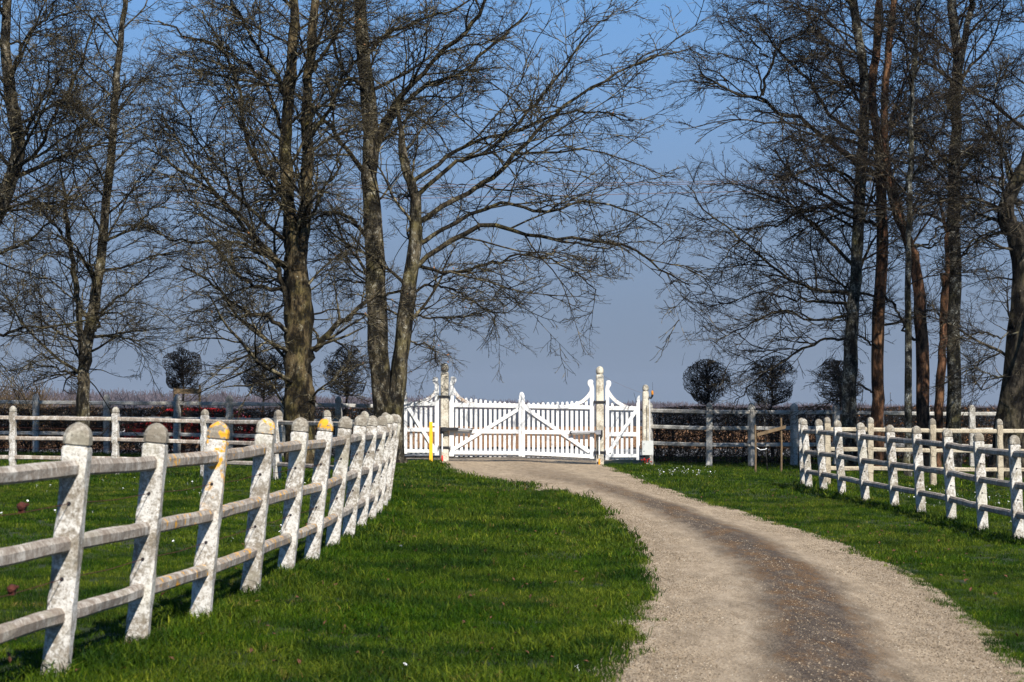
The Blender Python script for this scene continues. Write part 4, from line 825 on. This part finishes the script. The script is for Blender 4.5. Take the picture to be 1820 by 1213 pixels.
def hedge(label, x0, x1, y0, y1, ztop, n, seed):
    g = np.random.default_rng(seed); X = (x0 + x1) / 2; Y = (y0 + y1) / 2; zb = float(zt(X, 66.8)); root = empty('hedge', (X, Y, zb)); tag(root, label, 'hedge')
    L = (x1 - x0); tt = g.uniform(-.5, .5, n); st = np.stack([tt * L, tt * (y1 - y0) + g.uniform(-.32, .32, n), g.uniform(0, 1, n) ** 1.0 * (ztop - zb - 0.1)], 1)
    A, B = grow(st, unit(g.normal(0, 1, (n, 3)) * [1, .6, .8] + [0, 0, 0.5]), g.uniform(0.3, 0.85, n), g.uniform(0.005, 0.011, n), 4, 0.25, 0.02, 0, 0.5, g)
    top = ztop - zb + 0.03 * np.sin(A[..., 0] * 2.1); over = A[..., 2] > top; A[..., 2] = np.where(over & (g.uniform(0, 1, A.shape[:2]) < 0.93), top - g.uniform(0, 0.08, A.shape[:2]), A[..., 2]); A[..., 1] = np.clip(A[..., 1], -.45 - abs(y1 - y0) / 2, .45 + abs(y1 - y0) / 2)
    m = int(L * 7); tt = np.linspace(-.5, .5, m); s2 = np.stack([tt * L + g.normal(0, .05, m), tt * (y1 - y0) + g.normal(0, .08, m), np.zeros(m) - 0.05], 1)
    C, D = grow(s2, unit(g.normal(0, .12, (m, 3)) + [0, 0, 1]), np.full(m, ztop - zb), g.uniform(0.012, 0.025, m), 6, 0.08, 0, 0, 0.4, g)
    v, q = join([tubes(A, B, 3)]); o = link('twigs', mesh_np('twigs', v, q), M['twig_hedge'], root); o['kind'] = 'stuff'
    v, q = tubes(C, D, 5); o = link('hedge_stems', mesh_np('hedge_stems', v, q), M['twig_hedge'], root); o['kind'] = 'stuff'
    k = int(n * 0.8); c = A[g.integers(0, n, k), 2]; a = unit(g.normal(0, 1, (k, 3))) * 0.022; b = unit(g.normal(0, 1, (k, 3))) * 0.016
    vv = np.stack([c, c + a + b, c + 2 * a, c + a - b], 1).reshape(-1, 3); o = link('dead_leaves', mesh_np('dead_leaves', vv, np.arange(k * 4).reshape(-1, 4)), M['dead_leaf'], root); o['kind'] = 'stuff'
hedge('clipped leafless hedge behind the fence left of the gate', -16.5, -3.1, 67.4, 66.0, 1.42, 9500, 61)
hedge('clipped leafless hedge behind the fence right of the gate', 3.75, 17.0, 65.6, 65.8, 1.44, 9500, 62)
def stake(name, label, pts, r, cat='stake'):
    a = np.array(pts[0]); o = MB().tube([tuple(np.array(p) - a) for p in pts], r, 7).build(name, M['wood'], None, tuple(a)); tag(o, label, cat); return o
# tree supports
def frame(label, pxa, pxb, d, ytop_a, ytop_b, bar_a, bar_b, r, thick):
    s = d / FPX; X = (pxa - 910) * s; zb = float(zt(X, d)); root = empty('tree_support', (X, d, zb)); tag(root, label, 'tree support')
    for p_, yt in ((pxa, ytop_a), (pxb, ytop_b)):
        q_ = w2(p_, yt, d); MB().tube([(q_[0] - X, 0, -0.15), (q_[0] - X + 0.01, 0, (q_[2] - zb) * .5), (q_[0] - X, 0, q_[2] - zb)], r, 7).build('stake', M['wood'], root)
    a = w2(bar_a[0], bar_a[1], d); b = w2(bar_b[0], bar_b[1], d); th = thick * s / 2
    MB().prism([(a[0] - X, a[2] - zb - th), (b[0] - X, b[2] - zb - th), (b[0] - X, b[2] - zb + th), (a[0] - X, a[2] - zb + th)], -r - 0.03, -r - 0.002).build('crossbar', M['wood'], root)
    return root
frame('wooden frame of stakes and bar around the leftmost clipped tree', 310, 355, 67, 690, 684, (310, 696), (358, 696), 0.03, 9)
fr = frame('pair of thin wooden stakes with a slanting board right of the gate', 1342, 1388, 57, 756, 743, (1345, 773), (1396, 759), 0.024, 6)
X, Y = (1361 - 910) * 57 / FPX, 57.1; zb = float(zt(X, Y)); sp = empty('sapling', (X, Y, zb)); tag(sp, 'thin young sapling tied between the two wooden stakes', 'sapling')
MB().tube([(0.05, 0, -0.05), (0.02, 0, .4), (0.0, .01, .8), (-.02, 0, 1.3), (0.0, 0, 1.75)], [.014, .012, .010, .008, .003], 6).build('stem', M['bark_grey'], sp)
MB().tube([(-.22, 0, .60), (-.12, -.02, .54), (-.02, -.02, .55), (0.03, 0, .57)], .008, 5).build('tie', M['white'], sp)
a = np.array([[0, 0, z] for z in np.linspace(.7, 1.7, 14)]); g5 = np.random.default_rng(5); A, B = grow(a, unit(g5.normal(0, 1, (14, 3)) + [0, 0, .8]), np.full(14, .35), np.full(14, .004), 5, .15, 0, 0, .5, g5); v, q = tubes(A, B, 3)
link('crown', mesh_np('crown', v, q), M['twig_hedge'], sp)['kind'] = 'stuff'

# ------------------------------------------------------------------ far wood
def wood(name, label, d, spans, mat, n, seed, blob=1.0, tw=0.0, base=-0.3):
    g = np.random.default_rng(seed); xs_ = np.array([p[0] for p in spans]); yt = np.array([p[1] for p in spans]); s = d / FPX; parts = []
    px = g.uniform(xs_[0], xs_[-1], n); top = CAM_Z - (np.interp(px, xs_, yt) - HORIZ) * s * (0.86 + 0.10 * np.sin(px * 0.21) + 0.08 * np.sin(px * 0.083 + 1) + 0.06 * np.sin(px * 0.47 + 2)); X = (px - 910) * s; hgt = (top - base) * g.uniform(0.88, 1.03, n); Y = d + g.uniform(-0.05, 0.06, n) * d
    m = 26; N = n
    for lev in (0,):
        k = 46; st = np.repeat(np.stack([X, Y, base + 0 * X], 1), k, 0); hh = np.repeat(hgt, k)
        z = g.uniform(0.0, 0.55, N * k) * hh; st[:, 2] += z; st[:, :2] += g.normal(0, 0.10, (N * k, 2)) * hh[:, None]
        di = unit(g.normal(0, 1, (N * k, 3)) * [.6, .6, .3] + [0, 0, .9]); ln = (hh - z) * g.uniform(0.45, 0.95, N * k); A, B = grow(st, di, ln, hh * 0.016 * blob, 4, 0.18, 0, 0, 0.35, g); parts.append(tubes(A, B, 3))
    v, q = join(parts); o = link(name, mesh_np(name, v, q), mat); tag(o, label, 'wood', kind='stuff'); return len(q) * 2
TRI += wood('distant_wood', 'hazy purple-brown wood along the horizon', 900, [(-300, 688), (100, 684), (270, 686), (430, 688), (560, 692), (700, 694), (860, 703), (1000, 711), (1100, 709), (1200, 707), (1330, 711), (1480, 712), (1700, 714), (2200, 712)], M['wood_far'], 1300, 71, 1.3, base=-4)
TRI += wood('brown_scrub', 'brown leafless scrub beyond the hedge at the far left', 130, [(-200, 610), (0, 630), (70, 655), (130, 680), (200, 700)], M['wood_brown'], 26, 72, 0.45)

# ------------------------------------------------------------------ haze
hm = bpy.data.materials.new('haze'); hm.use_nodes = True; hm.node_tree.nodes.clear()
ho = hm.node_tree.nodes.new('ShaderNodeOutputMaterial'); hv = hm.node_tree.nodes.new('ShaderNodeVolumePrincipled')
hv.inputs['Color'].default_value = (0.60, 0.72, 0.95, 1); hv.inputs['Density'].default_value = 0.00007; hv.inputs['Anisotropy'].default_value = 0.0
hm.node_tree.links.new(hv.outputs[0], ho.inputs['Volume'])
hb = MB().box(-1300, 1300, -60, 1600, -6.5, 22).build('haze', hm); tag(hb, 'thin blue haze over the fields', 'haze', kind='stuff')

# ------------------------------------------------------------------ grass, stones, daisies, fallen leaves
def tuft(name, nb, rad, h, w, seed, lean=0.5):
    g = np.random.default_rng(seed); V = []; F = []
    for k in range(nb):
        a = g.uniform(0, 6.28); r = rad * math.sqrt(g.uniform()); x, y = r * math.cos(a), r * math.sin(a); hh = h * g.uniform(0.45, 1.25); az = g.uniform(0, 6.28); ln = hh * lean * g.uniform(0.1, 1.4); dx, dy = math.cos(az), math.sin(az); ww = w * g.uniform(0.7, 1.3) / 2
        fa = g.uniform(0, 6.28); sx, sy = math.cos(fa), math.sin(fa); b = len(V)
        for t, k_ in ((0, 1.0), (0.5, 0.85)):
            cx, cy, cz = x + dx * ln * t * t, y + dy * ln * t * t, hh * t
            V += [(cx - sx * ww * k_, cy - sy * ww * k_, cz), (cx + sx * ww * k_, cy + sy * ww * k_, cz)]
        V.append((x + dx * ln, y + dy * ln, hh * (1 - 0.25 * lean))); F += [(b, b + 1, b + 3, b + 2), (b + 2, b + 3, b + 4)]
    me = mesh(name, V, F, True); [me.materials.append(M[k]) for k in ('grass', 'grass_deep', 'grass_pale')]
    mi = np.repeat(g.choice([0, 1, 2], nb, p=[0.52, 0.36, 0.12]), 2); me.polygons.foreach_set('material_index', mi.astype(np.int32)); return me
TB = [((p[0] - 910) * p[1] / FPX, p[1]) for p in ((147, 57.5), (532, 56), (690, 60.3), (1508, 60), (1558, 61), (1614, 55), (1642, 58), (1668, 58.6), (1695, 59), (1795, 54))]
def lawn_pts(y0, y1, dens, mx, seed):
    g = np.random.default_rng(seed); wmax = 0.214 * y1 + mx; n = int(2 * wmax * (y1 - y0) * dens); x = g.uniform(-wmax, wmax, n); y = g.uniform(y0, y1, n)
    keep = np.abs(x) < 0.214 * y + mx
    e = 0.06 * np.sin(y * 5.1) * np.sin(y * 1.9 + 1)
    e = e * 0.4 + g.normal(0, 0.022, n) + np.where(g.uniform(0, 1, n) < 0.035, g.uniform(0, 0.15, n), 0)
    inroad = (x > edge(le, y) + 0.02 + e) & (x < edge(re_, y) - 0.02 - e)
    keep &= ~inroad
    keep &= ~((np.abs(x) < 4) & (y > 62.6) & (y < 73))
    keep &= ~((y > 73) & (y < 86))
    for bx, by in TB: keep &= ((x - bx) ** 2 + (y - by) ** 2 > 0.45 ** 2 * g.uniform(0.3, 2.2, n))
    x, y = x[keep], y[keep]; return np.stack([x, y, zt(x, y)], 1), g
def clump(x, y):
    return 0.5 + 0.5 * np.sin(x * 2.3 + 1.7 * np.sin(y * 0.9)) * np.sin(y * 1.7 + 1.1 * np.sin(x * 1.3 + 2))
lpa = np.array(lp)
def fdist(x, y):
    d = np.full(len(x), 1e9)
    for t in (lpa, np.array(rp)):
        for k in range(len(t) - 1):
            a, b = t[k], t[k + 1]; ab = b - a; u = np.clip(((x - a[0]) * ab[0] + (y - a[1]) * ab[1]) / (ab @ ab), 0, 1); d = np.minimum(d, np.hypot(x - a[0] - u * ab[0], y - a[1] - u * ab[1]))
    return d
def lawn(name, label, y0, y1, dens, mx, seed, variants, base):
    P, g = lawn_pts(y0, y1, dens, mx, seed); n = len(P); x, y = P[:, 0], P[:, 1]
    s = base * (0.75 + 0.5 * clump(x, y)) * g.uniform(0.7, 1.25, n); fd = fdist(x, y); s *= 1 + 0.75 * np.exp(-(fd / 0.22) ** 2)
    de = np.minimum(np.abs(x - edge(le, y)), np.abs(x - edge(re_, y))); s *= 1 + 0.45 * np.exp(-(np.abs(x - edge(le, y)) / 0.30) ** 2)
    # the strip between the left fence and the drive grows longer
    mid = (x > np.interp(y, lpa[:16, 1], lpa[:16, 0])) & (x < edge(le, y)) & (y < 40); s = np.where(mid, s * (1.0 + 0.35 * clump(x * 0.6 + 3, y * 0.5)), s * 0.85)
    sc = np.stack([s, s, s * g.uniform(0.8, 1.3, n)], 1)
    scatter(name, P, g.uniform(0, 6.28, n), sc, variants, M['grass'], label, 'grass', g.normal(0, 0.12, (n, 2)))
    return n
near = [tuft('blade_tuft_a%d' % k, 44, 0.085, 0.044, 0.0042, 100 + k, 0.8) for k in range(6)]
midv = [tuft('blade_tuft_b%d' % k, 40, 0.13, 0.055, 0.0070, 120 + k, 0.8) for k in range(5)]
farv = [tuft('blade_tuft_c%d' % k, 36, 0.20, 0.060, 0.012, 140 + k, 0.8) for k in range(4)]
ng_ = lawn('near_grass', 'short green grass either side of the near drive', 9.5, 24.0, 125, 2.2, 81, near, 1.0)
ng_ += lawn('middle_grass', 'short green grass around the bend of the drive', 24.0, 42.0, 60, 2.5, 82, midv, 1.0)
ng_ += lawn('far_grass', 'grass in front of the gate and hedges', 42.0, 73.0, 26, 3.0, 83, farv, 1.0)
# tall tufts by the fence feet and in loose clumps
tall = [tuft('long_tuft%d' % k, 22, 0.06, 0.15, 0.0065, 160 + k, 0.95) for k in range(4)]
g = np.random.default_rng(91); Tp = []
for (x, y) in lp[:16] + rp[:11]:
    for k in range(7): Tp.append((x + g.normal(0, 0.09), y + g.normal(0, 0.09) - 0.06))
for k in range(420):
    y = g.uniform(12, 40); a = np.interp(y, lpa[:16, 1], lpa[:16, 0]); b = edge(le, y); x = a + (b - a) * g.beta(1.1, 1.8)
    if clump(x * 0.8, y * 0.6) > 0.45: Tp.append((x, y))
Tp = np.array(Tp); Tp = Tp[~((Tp[:, 0] > edge(le, Tp[:, 1])) & (Tp[:, 0] < edge(re_, Tp[:, 1])))]
scatter('long_grass', np.column_stack([Tp, zt(Tp[:, 0], Tp[:, 1])]), g.uniform(0, 6.3, len(Tp)), g.uniform(0.6, 1.15, len(Tp)), tall, M['grass'], 'longer grass tufts at the fence feet and on the verge', 'grass', g.normal(0, .1, (len(Tp), 2)))
# daisies
def daisy():
    b = MB(); n = 9
    for k in range(n):
        a = 2 * math.pi * k / n; c, s_ = math.cos(a), math.sin(a); w_ = 0.0042
        b.add([(0.003 * c, 0.003 * s_, .05), (0.012 * c - w_ * s_, 0.012 * s_ + w_ * c, .053), (0.016 * c, 0.016 * s_, .052), (0.012 * c + w_ * s_, 0.012 * s_ - w_ * c, .053)], [(0, 1, 2, 3)])
    b.tube([(0, 0, 0), (0.002, 0, .049)], 0.0012, 3); me = b.mesh('daisy'); me.materials.append(M['petal']); return me
g = np.random.default_rng(93); D = []
for k in range(70): x, y = ground_at(g.normal(1195, 40), g.normal(842, 5)); D.append((x, y))
for k in range(300): D.append((g.uniform(6.8, 11), g.uniform(29, 47)))
for k in range(90): D.append((g.uniform(-11, -2.2), g.uniform(24, 45)))
for k in range(5): D.append((g.uniform(-2, 0.6), g.uniform(13, 34)))
D = np.array(D); D = D[~((D[:, 0] > edge(le, D[:, 1]) - .1) & (D[:, 0] < edge(re_, D[:, 1]) + .1))]
scatter('daisies', np.column_stack([D, zt(D[:, 0], D[:, 1]) + 0.015]), g.uniform(0, 6.3, len(D)), g.uniform(0.6, 1.15, len(D)), [daisy()], M['petal'], 'tiny white daisies dotted over the lawns', 'flowers', np.column_stack([g.normal(0.45, .2, len(D)), g.normal(0, .2, len(D))]))
# fallen leaves
def leaf():
    me = mesh('leaf', [(-.02, 0, .004), (0, -.012, .012), (.025, 0, .006), (0, .012, .010)], [(0, 1, 2, 3)]); me.materials.append(M['fallen_leaf']); return me
n = 700; g = np.random.default_rng(94); y = g.uniform(11, 45, n) ; a = np.interp(y, lpa[:16, 1], lpa[:16, 0]) - 1.0; b = edge(le, y); x = a + (b - a) * g.uniform(0, 1, n); k = g.uniform(0, 1, n) < 0.25; x = np.where(k, edge(re_, y) + g.uniform(0.1, 2, n), x)
scatter('fallen_leaves', np.column_stack([x, y, zt(x, y) + 0.04]), g.uniform(0, 6.3, n), g.uniform(0.6, 1.2, n), [leaf()], M['fallen_leaf'], 'scattered brown fallen leaves in the grass', 'leaves', g.normal(0, .5, (n, 2)))
# loose stones
def stone(seed):
    g = np.random.default_rng(seed); b = MB(); rr = []
    for z, r in ((-.5, .4), (-.1, 1.0), (.3, .9), (.6, .4)):
        rr.append([(r * math.cos(a) * g.uniform(.7, 1.2), r * math.sin(a) * g.uniform(.7, 1.2), z * .8) for a in np.arange(5) * 1.2566])
    b.rings(rr); me = b.mesh('stone'); me.materials.append(M['stone']); return me
g = np.random.default_rng(95); n = 110000; y = 11.5 + 40 * g.uniform(0, 1, n) ** 1.5; u = np.where(g.uniform(0, 1, n) < 0.72, g.uniform(0.0, 1.0, n), np.where(g.uniform(0, 1, n) < 0.45, g.beta(1.1, 9, n), np.where(g.uniform(0, 1, n) < 0.5, 1 - g.beta(1.1, 9, n), g.normal(.52, .09, n))))
kp = ~((np.abs(u - 0.53) < 0.13) & (g.uniform(0, 1, n) < 0.72)); y, u = y[kp], u[kp]; n = len(y)
x = edge(le, y) * (1 - u) + edge(re_, y) * u
scatter('loose_gravel', np.column_stack([x, y, zt(x, y) + 0.014 + 0.035 * np.exp(-((u - .52) / .14) ** 2)]), g.uniform(0, 6.3, n), g.uniform(0.0022, 0.0060, n) * np.where(g.uniform(0, 1, n) < .006, 2.2, 1.0), [stone(k) for k in range(4)], M['stone'], 'loose gravel stones on the drive', 'gravel', g.normal(0, .4, (n, 2)))
print('TREE TRIS', TRI, 'GRASS', ng_)
